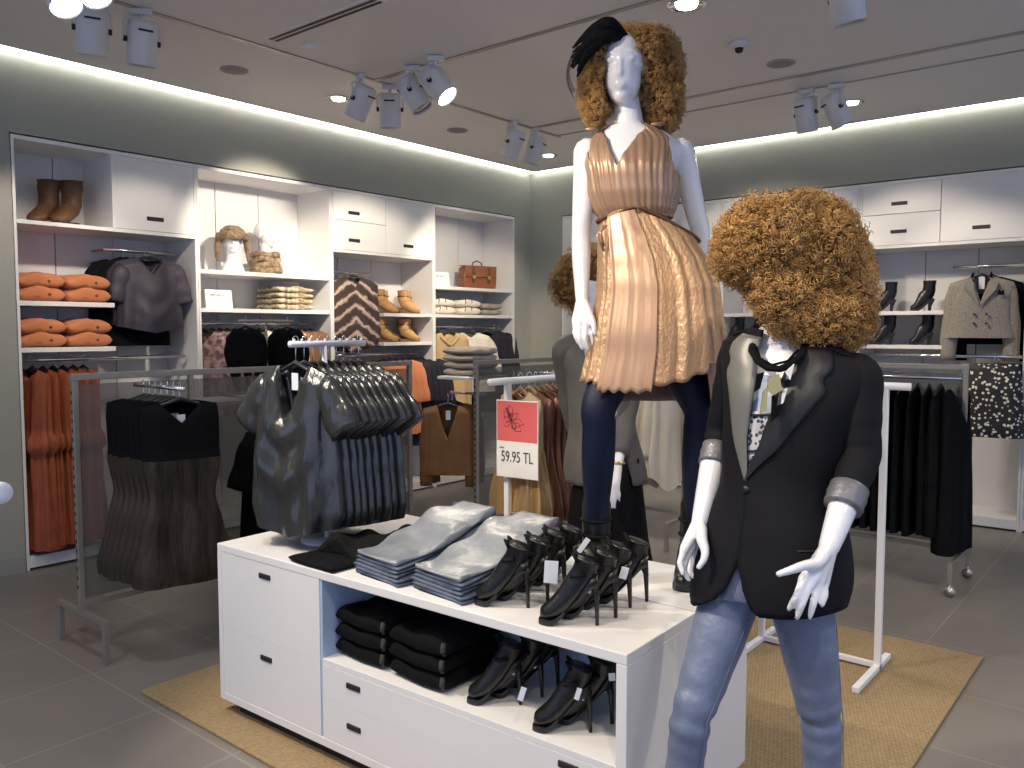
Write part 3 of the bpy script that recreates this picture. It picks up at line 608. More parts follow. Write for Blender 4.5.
row(flo, ordl('mauve floral print blouse', 'leftmost', 'in the second cabinet'), [(-5.70, 3.33+.062*i, 1.562) for i in range(6)], .6, 'floral blouses in the second cabinet', .12)
crm = garment('cream_blouse', 'x', 'blouse', cream, [(0, .18, .012), (.05, .19, .05), (.3, .19, .06), (.62, .22, .07)], neck=(.08, .1, .02), sleeve=(.40, .15, .06, .05), fold=(9, .013), seed=57)
row(crm, ordl('cream pleated blouse', 'leftmost', 'in the second cabinet'), [(-5.70, 3.80+.06*i, 1.562) for i in range(5)], .4, 'cream blouses in the second cabinet', .1)
fr = garment('fringed_vest', 'x', 'vest', fringe, [(0, .18, .012), (.05, .19, .05), (.3, .19, .06), (.60, .2, .07)], neck=(.08, .1, .02), fold=(12, .012), seed=58)
row(fr, ordl('brown fringed vest', 'leftmost', 'in the second cabinet'), [(-5.70, 4.12+.055*i, 1.562) for i in range(4)], .3, 'brown fringed vests in the second cabinet', .06)
cv = garment('fur_vest', 'x', 'vest', chev, [(0, .22, .02), (.05, .245, .07), (.2, .24, .085), (.55, .27, .10), (.66, .23, .09), (.70, .15, .07)], neck=(.07, .12, .02), slope=.3, fold=(5, .012), seed=61, bottom=lambda u, ny, f: -.05*(1-abs(u))*f**3)
row(cv, ordl('chevron striped fur vest', 'frontmost', 'in the third cabinet'), [(-5.60-.085*i, 4.67-.02*i, 2.01) for i in range(3)], FX-.45, 'chevron fur vests in the third cabinet', .03, .86)
co = garment('coral_dress', 'x', 'dress', coral, [(0, .18, .012), (.05, .19, .05), (.36, .19, .07), (.40, .16, .06), (.68, .18, .07)], neck=(.08, .1, .02), fold=(7, .014), seed=63, sleeve=(.28, .2, .06, .06))
row(co, ordl('coral orange crepe tunic', 'leftmost', 'in the third cabinet'), [(-5.67, on(384+6.5*i, 380, 0, -5.67).y, 1.292) for i in range(4)], .55, 'coral tunics in the third cabinet', .05)
nv = garment('navy_dress', 'x', 'dress', navyfab, [(0, .18, .012), (.05, .19, .05), (.36, .19, .06), (.82, .21, .08)], neck=(.08, .1, .02), fold=(6, .008), seed=64, sleeve=(.3, .15, .05, .05))
row(nv, ordl('navy jersey dress', 'leftmost', 'in the third cabinet'), [(-5.67, on(411+5*i, 380, 0, -5.67).y, 1.292) for i in range(5)], .45, 'navy dresses in the third cabinet', .05)
cc = garment('camel_coat', 'x', 'coat', camel, [(0, .19, .02), (.05, .21, .06), (.3, .21, .08), (.9, .25, .10)], neck=(.07, .16, .02), sleeve=(.55, .12, .07, .06), fold=(4, .012), seed=66, bands=[], bottom=None)
for k, (u, z) in enumerate(((0, -.24), (.01, -.34), (0, -.44))): MB().tube([(u-.05, -.09, z), (u+.05, -.09, z)], .010, 8).build('toggle', brownl, cc)
MB().tube([(-.08, .04, -.09), (-.09, -.05, -.12), (0, -.085, -.20), (.09, -.05, -.12), (.08, .04, -.09)], .022, 10, flat=.6).build('collar', camel, cc)
row(cc, ordl('camel toggle coat', 'frontmost', 'in the cabinet nearest the corner'), [(-5.62, 5.86, 1.542), (-5.70, 5.80, 1.542)], FX-.5, 'camel coats in the corner cabinet', .02)
ws = garment('cream_cape_top', 'x', 'top', cream, [(0, .2, .02), (.05, .23, .07), (.3, .24, .09), (.6, .25, .1)], neck=(.07, .06, .02), sleeve=(.28, .3, .1, .09), fold=(6, .014), seed=67)
place(ws, 'cream top with loose sleeves beside the camel coats', (-5.66, 6.22, 1.542), FX-.6)
row(nv, ordl('navy top by the room corner', 'leftmost', 'right of the cream top'), [(-5.66, 6.46+.07*i, 1.542) for i in range(4)], FX-.6, 'navy tops in the corner cabinet', .05)
# back wall
bz = garment('tweed_jacket', 'x', 'jacket', tweed, [(0, .21, .02), (.05, .225, .06), (.22, .205, .085), (.34, .21, .085), (.47, .235, .09)], neck=(.055, .20, .02), slope=.34, sleeve=(.50, .13, .068, .055), fold=(3, .004), seed=71, drop=.07)
for sx_ in (-1, 1): MB().add([(sx_*.05, -.05, -.10), (sx_*.115, -.072, -.15), (sx_*.10, -.098, -.20), (0, -.102, -.33), (sx_*.045, -.085, -.19)], [(0, 1, 2, 3, 4) if sx_ < 0 else (4, 3, 2, 1, 0)]).build('lapel', mat('grey tweed lapel', (.22, .20, .17), .8), bz, smooth=False, solid=.006)
for sx_ in (-.035, .045):
    for z in (-.38, -.45): MB().tube([(sx_, -.10, z), (sx_, -.112, z)], .009, 12).build('button', black, bz)
MB().add([(.11, -.094, -.24), (.155, -.088, -.24), (.15, -.09, -.20), (.135, -.092, -.215), (.118, -.094, -.195)], [(0, 1, 2, 3, 4)]).build('pocket_square', blackfab, bz, smooth=False, solid=.004)
MB().tube([(-.06, .03, -.075), (-.065, -.035, -.10), (-.05, -.06, -.14)], .016, 8, flat=.5).build('collar', blackfab, bz); MB().tube([(.06, .03, -.075), (.065, -.035, -.10), (.05, -.06, -.14)], .016, 8, flat=.5).build('collar', blackfab, bz)
MB().box(-.02, .0, -.19, .02, .004, -.10).build('price_tag', tagm, bz, smooth=False)
bp_ = on(981, 300, 1, YB+.06)
place(bz, 'grey tweed double-breasted jacket hanging in the right cabinet', (bp_.x, YB+.06, 2.0), .12)
bk = garment('black_jacket', 'x', 'jacket', blackfab, [(0, .21, .02), (.05, .225, .06), (.3, .21, .07), (.52, .23, .07)], neck=(.055, .1, .02), slope=.34, sleeve=(.50, .13, .07, .06), fold=(3, .004), seed=72, drop=.07)
place(bk, 'black jacket hanging directly behind the grey tweed jacket', (bp_.x+.04, YB+.20, 2.0), .12)
pk = garment('dotted_skirt', 'x', 'skirt', polka, [(0, .16, .02), (.03, .165, .05), (.2, .19, .08), (.50, .205, .09), (.54, .20, .085)], neck=(.5, 0, 0), slope=0, fold=(6, .010), seed=73, clips=True)
pp = on(994, 372, 1, YB-.05)
place(pk, 'black mini skirt with cream dots, hanging in front of the right cabinet', (pp.x, YB-.06, 1.312), .1)
for dx in (0,):
    pass
bl2 = garment('black_skirt', 'x', 'skirt', blackfab, [(0, .16, .02), (.03, .165, .04), (.2, .19, .05), (.48, .2, .05)], neck=(.5, 0, 0), slope=0, fold=(6, .008), seed=74, clips=True)
place(bl2, 'plain black skirt behind the dotted skirt', (pp.x+.01, YB+.06, 1.312), .1)
# ------------------------------------------------------------------ folded clothes, boots, bags
def slab(w_, d_, h_, seed=0, lump=.006, layers=1, nx=22, ny=18, taper=None):
    """puffy folded cloth: closed rounded slab with its folded edge towards -y; origin at the bottom centre"""
    rg = random.Random(seed); a, b, c = (rg.uniform(0, 6) for _ in range(3)); mb = MB(); rings = []
    n = 12
    for i in range(nx+1):
        u = -1+2*i/nx; e = (1-abs(u)**5)**.5 if abs(u) < 1 else 0; ring = []
        x = u*w_/2
        for j in range(2*ny):
            th = 2*math.pi*j/(2*ny); yy = sp(math.cos(th), .35)*d_/2; zz = sp(math.sin(th), .6)*h_/2*(.25+.75*e)
            q = lump*(math.sin(x*23+a)*math.cos(yy*19+b)+.5*math.sin(x*41+yy*37+c))
            k = taper(x/w_+.5, yy/d_+.5) if taper else 0
            z = h_/2+zz+(q if zz > 0 else q*.2); z += k
            ring.append((x*(1+.01*math.sin(th*3+a)), yy*(.94+.06*e)+.002*math.sin(x*30+b), max(z, .0005)))
        rings.append(ring)
    return mb.loft(rings)
def folded(name, label, cat, m, w_, d_, h_, seed=0, lump=.006, group=None, taper=None, extra=None):
    t = thing(name, label, cat, (0,0,0), 0, group); o = slab(w_, d_, h_, seed, lump, taper=taper).build('folded_cloth', m, t)
    if extra: extra(t)
    return t
# orange jumpers with buttons (2 columns x 2 high, 2 shelves)
def buttons(t):
    MB().tube([(.04, -.172, .045), (.04, -.186, .045)], .009, 12).build('button', brownl, t)
    MB().tube([(-.09, -.168, .02), (-.02, -.176, .03), (.02, -.176, .05)], .003, 6).build('placket', orange_d, t)
pj = folded('folded_jumper', 'x', 'folded jumper', orange, .285, .36, .092, 3, .013, extra=buttons)
for si, (z, sn) in enumerate(((1.68, 'upper'), (1.39, 'lower'))):
    for cidx, (y, cn) in enumerate(((2.165, 'left'), (2.455, 'right'))):
        for k, kn in enumerate(('bottom', 'top')):
            place(pj, f'orange folded jumper, {kn} of the {cn} pair on the {sn} left shelf', (-5.77, y, z+.001+k*.083), FX, 'orange folded jumpers', 1)
def stack_of(proto, n, x, y, z, h, rz, lab, grp, sc=1):
    nm = {1: ['only'], 2: ['bottom', 'top'], 3: ['bottom', 'middle', 'top'], 4: ['bottom', 'second', 'third', 'top'], 5: ['bottom', 'second', 'third', 'fourth', 'top'],
          6: ['bottom', 'second', 'third', 'fourth', 'fifth', 'top']}[n]
    for k in range(n): place(proto, f'{lab}, {nm[k]} of its pile', (x+rnd.uniform(-.004, .004), y+rnd.uniform(-.004, .004), z+.001+k*h), rz+rnd.uniform(-.02, .02), grp, sc)
pk_ = folded('folded_fur', 'x', 'folded fur', knitfold, .36, .30, .05, 5, .010)
stack_of(pk_, 4, -5.76, 4.08, 1.66, .046, FX, 'beige streaked folded fur beside the price card', 'folded furs in the second cabinet')
cj = folded('folded_jumper', 'x', 'folded jumper', cream, .30, .34, .075, 6, .010, extra=lambda t: [MB().tube([(-.09+.03*k, -.165, .03), (-.085+.03*k, -.175, .06), (-.07+.03*k, -.15, .085)], .004, 6).build('cord', brownl, t) for k in (0, 3)])
for y, nm in ((5.80, 'left'), (6.16, 'middle'), ):
    stack_of(cj, 2, -5.76, y, 1.65, .072, FX, f'cream folded jumper, {nm} of three piles under the bag', 'cream folded jumpers')
tj = folded('folded_jumper', 'x', 'folded jumper', greyknit, .30, .34, .06, 7, .009)
stack_of(tj, 2, -5.76, 6.50, 1.65, .058, FX, 'taupe folded jumper nearest the room corner', 'taupe folded jumpers in the corner cabinet')
stack_of(tj, 4, -3.81, 4.19, 1.19, .047, FX, 'taupe folded jumper on the middle rack shelf', 'taupe folded jumpers on the middle rack shelf', .85)
# jeans piles: thin hems in front, bulky waists at the back
def jean_taper(u, v): return 0
def jeans_item(k):
    """one folded pair; k = layer. The pile rises towards the waists"""
    mb = MB(); nx, ny = 18, 26; rg = random.Random(k+90); a, b = rg.uniform(0, 6), rg.uniform(0, 6); rings = []
    base = lambda v, kk: kk*(.0125+.0165*(v*v*(3-2*v)))
    for i in range(ny+1):
        v = i/ny; hw = .118+.008*math.sin(v*7+a); z0 = base(v, k); z1 = base(v, k+1)+(0 if k < 5 else .012*math.sin(v*5+b)*v); ring = []
        wig = .006*math.sin(v*9+b); z1 = max(z1, z0+.007)
        for j in range(nx):
            u = j/nx; th = 2*math.pi*u; x = sp(math.cos(th), .3)*hw+wig; z = (z0+z1)/2+sp(math.sin(th), .6)*(z1-z0)/2*.96
            if k == 5 and math.sin(th) > 0: z += .007+.007*math.sin(x*34+v*9)+.008*math.sin(v*15+x*14+a)+.004*math.sin(x*80-v*20)
            ring.append((x, v*.44+.004*math.sin(x*30+k), z+.0005))
        rings.append(ring)
    return mb.loft(rings)
def jeans_pile(x, y, rz, which):
    nm = ['bottom', 'second', 'third', 'fourth', 'fifth', 'top']
    for k in range(6):
        t = thing('folded_jeans', f'folded blue jeans, {nm[k]} of the {which} pile on the table', 'jeans', (x, y, TZ), rz, 'folded jeans on the table')
        jeans_item(k).build('denim_body', denim_stack if k == 5 else denim_dark, t)
        if k == 5: MB().tube([(-.11, .432, .172), (0, .436, .176), (.11, .432, .172)], .008, 8).build('waistband', denim_dark, t)
jeans_pile(-2.055, 1.79, -.12, 'left'); jeans_pile(-1.78, 1.795, -.12, 'right')
# black folded tops at the table corner
bt = folded('folded_blouse', 'x', 'folded blouse', blackfab, .26, .17, .022, 8, .003)
place(bt, 'flat black folded top lying left of the jeans piles', (-2.34, 1.82, TZ+.0005), -.03)
ftop = folded('folded_blouse', 'x', 'folded blouse', furblack, .26, .24, .062, 9, .020)
place(ftop, 'fluffy black folded top behind the flat black one', (-2.31, 1.97, TZ+.006), .1)
place(ftop, 'fluffy black folded top at the far end behind the left jeans pile', (-2.16, 2.19, TZ+.004), -.2, None, 1.1)
# black jumpers on the lower shelf
bj = folded('folded_jumper', 'x', 'folded jumper', mat('black knit', (.006, .006, .007), .9, bump=.6, bs=50, spec=.1), .255, .30, .058, 12, .012,
    extra=lambda t: MB().tube([(.112, -.13, .015), (.118, -.142, .03), (.11, -.13, .048)], .009, 8).build('ribbed_cuff', mat('dark grey rib', (.035, .033, .03), .9), t))
for x, nm in ((-2.145, 'left'), (-1.865, 'right')):
    stack_of(bj, 3 if nm == 'left' else 3, x, 1.925+.008, .372, .055, .0, f'black folded jumper, {nm} pile inside the table', 'black folded jumpers inside the table')
# shoes
def stiletto():
    t = thing('stiletto_bootie', 'x', 'shoe')
    keys = [(-.052, .030, .010, .010, 0), (-.047, .032, .026, .020, 5), (-.030, .038, .039, .026, 14), (0, .055, .044, .033, 28), (.032, .090, .037, .035, 45), (.065, .135, .031, .040, 55), (.090, .172, .031, .040, 66), (.100, .205, .036, .040, 72), (.104, .222, .041, .041, 70)]
    mb = MB(); rings = []
    for k in cr(keys, 26):
        y, z, w_, h_, a = k; a = R(a); up = V((0, -math.sin(a), math.cos(a)))
        rings.append([V((w_*sp(math.cos(q), .9), y, z))+up*(h_*sp(math.sin(q), .9)) for q in np.linspace(0, 2*math.pi, 22, endpoint=False)])
    mb.loft(rings[:-1], cap=True).build('upper', leather, t)
    mb = MB(); rings = []
    for f in range(12):
        u = f/11; y = -.054+.085*u; w_ = .044*math.sin(math.pi*min(1, .12+u*.75))**.5; z0 = .001+max(0, u-.5)**1.5*.10; h_ = .020-.006*max(0, u-.5)
        rings.append([(-w_, y, z0), (w_, y, z0), (w_*1.02, y, z0+h_), (-w_*1.02, y, z0+h_)])
    mb.loft(rings).build('platform_sole', leather, t, bevel=.003)
    sh = MB().loft([[(-.026, .03, .035), (.026, .03, .035), (.026, .03, .05), (-.026, .03, .05)], [(-.024, .08, .085), (.024, .08, .085), (.026, .08, .10), (-.026, .08, .10)], [(-.024, .11, .118), (.024, .11, .118), (.03, .11, .15), (-.03, .11, .15)], [(-.016, .135, .128), (.016, .135, .128), (.024, .137, .17), (-.024, .137, .17)]])
    sh.build('arch', leather, t)
    MB().tube([(0, .122, .14), (0, .131, .10), (0, .134, .04), (0, .135, .0015)], [.017, .0095, .007, .006], 12).build('heel', leather, t)
    MB().tube([(-.036, .095, .175), (-.026, .055, .165), (.026, .055, .165), (.036, .095, .175)], .007, 8, flat=1.6).build('ankle_strap', suede, t)
    MB().tube([(.03, .075, .215), (.02, .06, .235), (0, .07, .222), (-.02, .058, .236), (-.03, .075, .215)], .006, 8, flat=1.5).build('ruffle', suede, t)
    return t
SG = 'black stiletto booties on the table'
st = stiletto()
def shoe(lab, x, y, z, ang, grp, tagged=None, sc=.86):
    o = place(st, lab, (x, y, z), ang, grp, sc)
    if tagged:
        w_, h_, dx, dy, dz = tagged
        MB().add([(dx-w_/2, dy, dz-h_/2), (dx+w_/2, dy-.006, dz-h_/2), (dx+w_/2, dy, dz+h_/2), (dx-w_/2, dy, dz+h_/2)], [(0, 1, 2, 3)]).build('price_tag', tagm, o, smooth=False, solid=.0015)
    return o
A0 = R(-62)   # toes towards -x and a little to the front
shoe('black stiletto bootie, nearest right one at the table front edge', -1.355, 1.845, TZ, A0, SG)
shoe('black stiletto bootie close behind the nearest right one', -1.345, 1.925, TZ, A0+.05, SG)
shoe('black stiletto bootie, nearest left one beside the right jeans pile', -1.60, 1.85, TZ, A0-.12, SG)
shoe('black stiletto bootie close behind the nearest left one', -1.59, 1.93, TZ, A0-.05, SG)
shoe('black stiletto bootie in the middle row at the right, heel near the table seam', -1.355, 2.02, TZ, A0+.1, SG)
shoe('black stiletto bootie, rearmost at the right, heel on the table seam', -1.345, 2.10, TZ, A0+.12, SG)
shoe('black stiletto bootie in the middle row behind the left pair', -1.60, 2.03, TZ, A0, SG)
shoe('black stiletto bootie, rearmost at the left behind the jeans', -1.60, 2.11, TZ, A0, SG)
def tag_on(px, py, z_or, w_, h_, tilt, parent_label):
    """swing tag facing the front, tied to a shoe"""
    o = [q for q in bpy.data.objects if q.get('label') == parent_label][0]
    p = at(px, py, z_or); inv = (Matrix.Translation(o.location) @ Matrix.Rotation(o.rotation_euler[2], 4, 'Z') @ Matrix.Scale(o.scale[0], 4)).inverted()
    r1 = V((math.cos(.62), math.sin(.62), 0)); u1 = V((0, 0, 1)); c_, s_ = math.cos(tilt), math.sin(tilt); a = r1*c_+u1*s_; b_ = u1*c_-r1*s_
    MB().add([inv @ (p-a*w_/2-b_*h_/2), inv @ (p+a*w_/2-b_*h_/2), inv @ (p+a*w_/2+b_*h_/2), inv @ (p-a*w_/2+b_*h_/2)], [(0, 1, 2, 3)]).build('price_tag', tagm, o, smooth=False, solid=.0012)
tag_on(551, 572, 2.395, .040, .066, -.05, 'black stiletto bootie close behind the nearest left one')
tag_on(582, 567, 2.40, .045, .022, -.05, 'black stiletto bootie in the middle row at the right, heel near the table seam')
tag_on(590, 588, 2.31, .014, .030, -.4, 'black stiletto bootie, nearest right one at the table front edge'); tag_on(593.5, 580, 2.315, .022, .020, .5, 'black stiletto bootie, nearest right one at the table front edge')
tag_on(624, 573, 2.42, .022, .036, -.25, 'black stiletto bootie, rearmost at the right, heel on the table seam')
tag_on(583, 546, 2.52, .016, .056, -.6, 'black stiletto bootie, rearmost at the left behind the jeans')
SL = 'black stiletto booties inside the table'
for (x, y, lab) in ((-1.365, 1.83, 'nearest right'), (-1.345, 1.91, 'second right'), (-1.625, 1.84, 'nearest left'), (-1.605, 1.92, 'second left'), (-1.36, 2.0, 'third right'), (-1.61, 2.01, 'third left')):
    shoe(f'black stiletto bootie inside the table, {lab} one', x, y, .372, A0, SL)
tag_on(522, 694, 2.30, .016, .040, -.3, 'black stiletto bootie inside the table, nearest left one'); tag_on(578, 694, 2.28, .014, .034, -.3, 'black stiletto bootie inside the table, nearest right one')
tag_on(612, 677, 2.28, .018, .022, .1, 'black stiletto bootie inside the table, second right one')
# ankle boots with block heels on the back wall
def ankle_boot(m, name, h=.20, heel=True, sole=black, slouch=0, wide=1.0):
    t = thing(name, 'x', 'boots' if not heel else 'boot')
    fy_ = .8 if heel else 1; zo = .085 if heel else .012
    keys = [(-.125, .028, .012, .010, 0), (-.118, .030, .034, .024, 0), (-.08, .040, .045*wide, .036, 8), (-.03, .060+zo*.3, .043*wide, .048, 25), (.03, .095+zo*.5, .040*wide, .060, 55), (.065, .13+zo*.6, .043*wide, .056, 82), (.072, h*.8+.02, .048*wide, .052, 90), (.075, h+.02, .052*wide, .056, 90)]
    if heel: keys = [(q[0]*.78, *q[1:]) for q in keys]
    mb = MB(); rings = []
    for i, k in enumerate(cr(keys, 30)):
        y, z, w_, h_, a = k; a = R(a); up = V((0, -math.sin(a), math.cos(a))); q_ = 1+slouch*math.sin(i*1.5)*(1 if i > 14 else 0)
        rings.append([V((w_*q_*math.cos(q), y, z))+up*(h_*q_*math.sin(q)) for q in np.linspace(0, 2*math.pi, 20, endpoint=False)])
    mb.loft(rings).build('upper', m, t)
    MB().loft([[(-w_, y*fy_, z0), (w_, y*fy_, z0), (w_, y*fy_, z1), (-w_, y*fy_, z1)] for y, w_, z0, z1 in ((-.125, .018, .003, .022), (-.10, .04, .001, .02), (-.04, .043, .001, .022), (.0, .036, .022 if heel else .001, .055 if heel else .022), (.06, .032, .07 if heel else .001, .105 if heel else .03), (.115, .026, .078 if heel else .001, .12 if heel else .03))]).build('sole', sole, t, bevel=.002)
    if heel: MB().loft([[(-a, .050, z), (a, .050, z), (a, .050+b_, z), (-a, .050+b_, z)] for z, a, b_ in ((.001, .015, .024), (.05, .018, .030), (.11, .028, .055))]).build('heel', sole, t, bevel=.002)
    if heel:
        for k in range(4): MB().tube([(-.02, -.045+.02*k, .105+.02*k), (.02, -.045+.02*k, .105+.02*k)], .003, 6).build('lace', suede, t)
    return t
ab = ankle_boot(leather, 'ankle_boot', .26, wide=.9)
for z, zn in ((1.65, 'upper'), (1.38, 'lower')):
    for px, n_ in ((883, 'left'), (921, 'right')):
        p = on(px, 300, 1, YB+.10); place(ab, f'black block-heeled ankle boot, {n_} one on the {zn} back wall shelf', (p.x, YB+.14, z+.001), R(-72), 'black ankle boots on the back wall shelves', .86)
p = on(735, 300, 1, YB+.14); place(ab, 'black ankle boot seen between the two front mannequins', (p.x, YB+.14, 1.381), R(-72), 'black ankle boots on the back wall shelves', .84)
p = on(748, 300, 1, YB+.14); place(ab, 'second black ankle boot between the two front mannequins', (p.x+.06, YB+.14, 1.381), R(-72), 'black ankle boots on the back wall shelves', .84)
tb = ankle_boot(tan, 'tan_boot', .235, heel=False, sole=brownl, slouch=.05, wide=1.6)
MB().tube([(.045*math.cos(a)*1.5, .072+.06*math.sin(a), .19) for a in np.linspace(0, 6.28, 20)], .006, 8).build('strap', brownl, tb)
for z, zn in ((1.65, 'upper'), (1.39, 'lower')):
    for k, (px, x_, n_) in enumerate(((389, -5.66, 'front one of the left pair'), (392, -5.82, 'rear one of the left pair'), (412, -5.66, 'front one of the right pair'), (415, -5.82, 'rear one of the right pair'))):
        place(tb, f'tan suede boot on the {zn} shelf, {n_}', (x_, on(px-3, 300, 0, x_).y, z+.001), math.pi-.35, 'tan suede boots in the third cabinet', .84)
bb = ankle_boot(brownl, 'brown_boot', .28, heel=False, sole=black, slouch=.04, wide=1.4)
place(bb, 'dark brown ankle boot, left one in the top cubby', (-5.78, 2.26, 2.176), FX-.9, 'dark brown boots in the top cubby'); place(bb, 'dark brown ankle boot, right one in the top cubby', (-5.70, 2.37, 2.176), FX-.9, 'dark brown boots in the top cubby')
# cognac bag
t = thing('handbag', 'cognac leather satchel bag on the top shelf of the corner cabinet', 'bag', (-5.74, 6.42, 1.921), FX-.3)
MB().loft([[(x*sx_, y*sx_, z) for x, y in ((-.19, -.07), (.19, -.07), (.2, 0), (.19, .07), (-.19, .07), (-.2, 0))] for z, sx_ in ((.0, .92), (.02, 1), (.12, 1.02), (.2, .97), (.225, .9))]).build('body', cognac, t, bevel=.012)
MB().loft([[(-.19, .06, .232), (.19, .06, .232), (.19, .05, .238), (-.19, .05, .238)], [(-.19, -.078, .225), (.19, -.078, .225), (.19, -.075, .234), (-.19, -.075, .234)], [(-.18, -.088, .12), (.18, -.088, .12), (.18, -.080, .12), (-.18, -.080, .12)]]).build('flap', cognac, t, bevel=.004)
MB().tube([(-.06, 0, .225), (-.05, 0, .27), (0, 0, .29), (.05, 0, .27), (.06, 0, .225)], .008, 10).build('handle', cognac, t)
for x in (-.09, .09): MB().box(x-.014, -.096, .06, x+.014, -.088, .22).build('strap', brownl, t, bevel=.002); MB().box(x-.018, -.100, .10, x+.018, -.095, .13).build('buckle', gold, t, bevel=.002)
# price cards
for y, z, nm in ((3.42, 1.66, 'under the white display heads'), (5.80, 1.92, 'left of the cognac bag')):
    t = thing('price_card', 'small white price card on a shelf '+nm, 'price card', (-5.66, y, z), FX)
    MB().add([(-.11, -.02, .001), (.11, -.02, .001), (.11, .0, .14), (-.11, .0, .14)], [(0, 1, 2, 3)]).build('card', paper, t, smooth=False, solid=.003)
    MB().box(-.07, -.0085, .095, -.03, -.0065, .106).build('printed_mark', steel, t, smooth=False); MB().box(-.02, -.0085, .095, .02, -.0065, .106).build('printed_mark', steel, t, smooth=False); MB().box(.032, -.0085, .095, .045, -.0065, .106).build('printed_mark', steel, t, smooth=False)
# ------------------------------------------------------------------ mannequins
def pz(px, z, dep):
    py = 384-((z-CAMH)*FPX/dep-CF.z*FPX)/CU.z; return at(px, py, dep)
bH = -V((CF.x, CF.y, 0)).normalized()                       # horizontal direction towards the camera
def frame(deg):                                             # facing turned deg to the image left
    a = R(deg); Fd = (bH*math.cos(a)-CR*math.sin(a)).normalized(); return V((-Fd.y, Fd.x, 0)), Fd
def shift(mb, root): mb.v = [tuple(V(v)-root.location) for v in mb.v]; return mb
def limb(mb, keys, n=10, seg=None, flat=1.0, up=None):
    """smooth tapering limb through (point, radius)"""
    k = cr([(*p, r) for p, r in keys], seg or (len(keys)-1)*6)
    pts = [V(q[:3]) for q in k]; rr = [max(.002, q[3]) for q in k]
    d0 = (pts[0]-pts[1]).normalized(); d1 = (pts[-1]-pts[-2]).normalized()
    P0 = [pts[0]+d0*rr[0]*f for f in (.95, .6)]; P1 = [pts[-1]+d1*rr[-1]*f for f in (.6, .95)]
    return mb.tube(P0+pts+P1, [rr[0]*.3, rr[0]*.8]+rr+[rr[-1]*.8, rr[-1]*.3], n, flat=flat, up=up)
def ell(mb, c, ax, n=18):
    a, b, c_ = ax; rings = []
    for i in range(1, n):
        th = math.pi*i/n; rings.append([V(c)+c_*math.cos(th)+(a*math.cos(q)+b*math.sin(q))*math.sin(th) for q in np.linspace(0, 2*math.pi, 24, endpoint=False)])
    return mb.loft(rings)
class Torso:
    """rings (z, centre point, half width, half depth) with a lateral and a facing axis; surface points by angle from the front"""
    def __init__(s, keys, Lt, Fd, tilt=lambda z: 0): s.k = sorted(keys); s.L = Lt; s.F = Fd; s.t = tilt
    def ring(s, z):
        q = None
        for a, b in zip(s.k, s.k[1:]):
            if a[0] <= z <= b[0]:
                i = s.k.index(a); p0 = s.k[max(i-1, 0)]; p3 = s.k[min(i+2, len(s.k)-1)]; f = (z-a[0])/(b[0]-a[0])
                A, B_, P, Q = (np.array([k_[0], *k_[1], *k_[2:]], float) for k_ in (a, b, p0, p3))
                q = .5*(2*A+(B_-P)*f+(2*P-5*A+4*B_-Q)*f*f+(3*A-P-3*B_+Q)*f**3); break
        if q is None: k_ = s.k[0] if z < s.k[0][0] else s.k[-1]; q = np.array([k_[0], *k_[1], *k_[2:]], float)
        return V(q[1:4]), q[4], q[5]
    def pt(s, z, a, off=0, wob=0):
        c, hw, hd = s.ring(z); c = V((c.x, c.y, z)); lat = s.L+V((0, 0, -s.t(z)))
        return c+lat*((hw+off+wob)*sp(math.sin(a), .92))+s.F*((hd+off+wob)*sp(math.cos(a), .92))
    def ang(s, z, px, off=0):
        best = None
        for i in range(-60, 61):
            a = i/60*math.pi*.52; p = s.pt(z, a, off)-C0; x = 512+FPX*p.dot(CR)/p.dot(CF)
            if best is None or abs(x-px) < best[0]: best = (abs(x-px), a)
        return best[1]
    def solid(s, mb, zs, off=0, n=36): return mb.loft([[s.pt(z, 2*math.pi*j/n, off) for j in range(n)] for z in zs])
def body_build(mb, root, name='body', voxel=.006, it=3):
    o = shift(mb, root).build(name, mann, root); q = o.modifiers.new('remesh', 'REMESH'); q.mode = 'VOXEL'; q.voxel_size = voxel; q.use_smooth_shade = True
    q = o.modifiers.new('smooth', 'SMOOTH'); q.iterations = it; q.factor = .5; return o
def head(mb, c, Fd, tilt=0, sc=1, fs=1):
    """abstract shop mannequin head: smooth skull, jaw, nose, lips, eye hollows, ears"""
    U = V((0, 0, 1)); Fd = (Fd+U*tilt).normalized(); Lt = U.cross(Fd).normalized(); U = Fd.cross(Lt); c = V(c)
    P = lambda l, f, u: c+(Lt*l+Fd*f+U*u)*sc
    ell(mb, P(0, -.012, .030), (Lt*.074*sc, Fd*.094*sc, U*.086*sc)); ell(mb, P(0, .022, -.028), (Lt*.058*sc, Fd*.064*sc, U*.088*sc)); ell(mb, P(0, .052, -.088), (Lt*.028*sc, Fd*.028*sc, U*.024*sc))
    limb(mb, [(P(0, .078, .022), .007), (P(0, .080+.012*fs, -.010), .009), (P(0, .080+.022*fs, -.024), .010)], 8)
    ell(mb, P(0, .078+.005*fs, -.058), (Lt*.020*sc, Fd*.010*sc, U*.005*sc), 8); ell(mb, P(0, .076+.005*fs, -.067), (Lt*.016*sc, Fd*.010*sc, U*.005*sc), 8)
    for s_ in (-1, 1):
        ell(mb, P(s_*.031, .066+.005*fs, .020), (Lt*.017*sc, Fd*.011*sc, U*.008*sc), 8); limb(mb, [(P(s_*.012, .074+.006*fs, .037), .005), (P(s_*.034, .070+.006*fs, .042), .006), (P(s_*.052, .060, .034), .005)], 6)
        ell(mb, P(s_*.074, -.008, -.005), (Lt*.008*sc, Fd*.018*sc, U*.030*sc), 8)
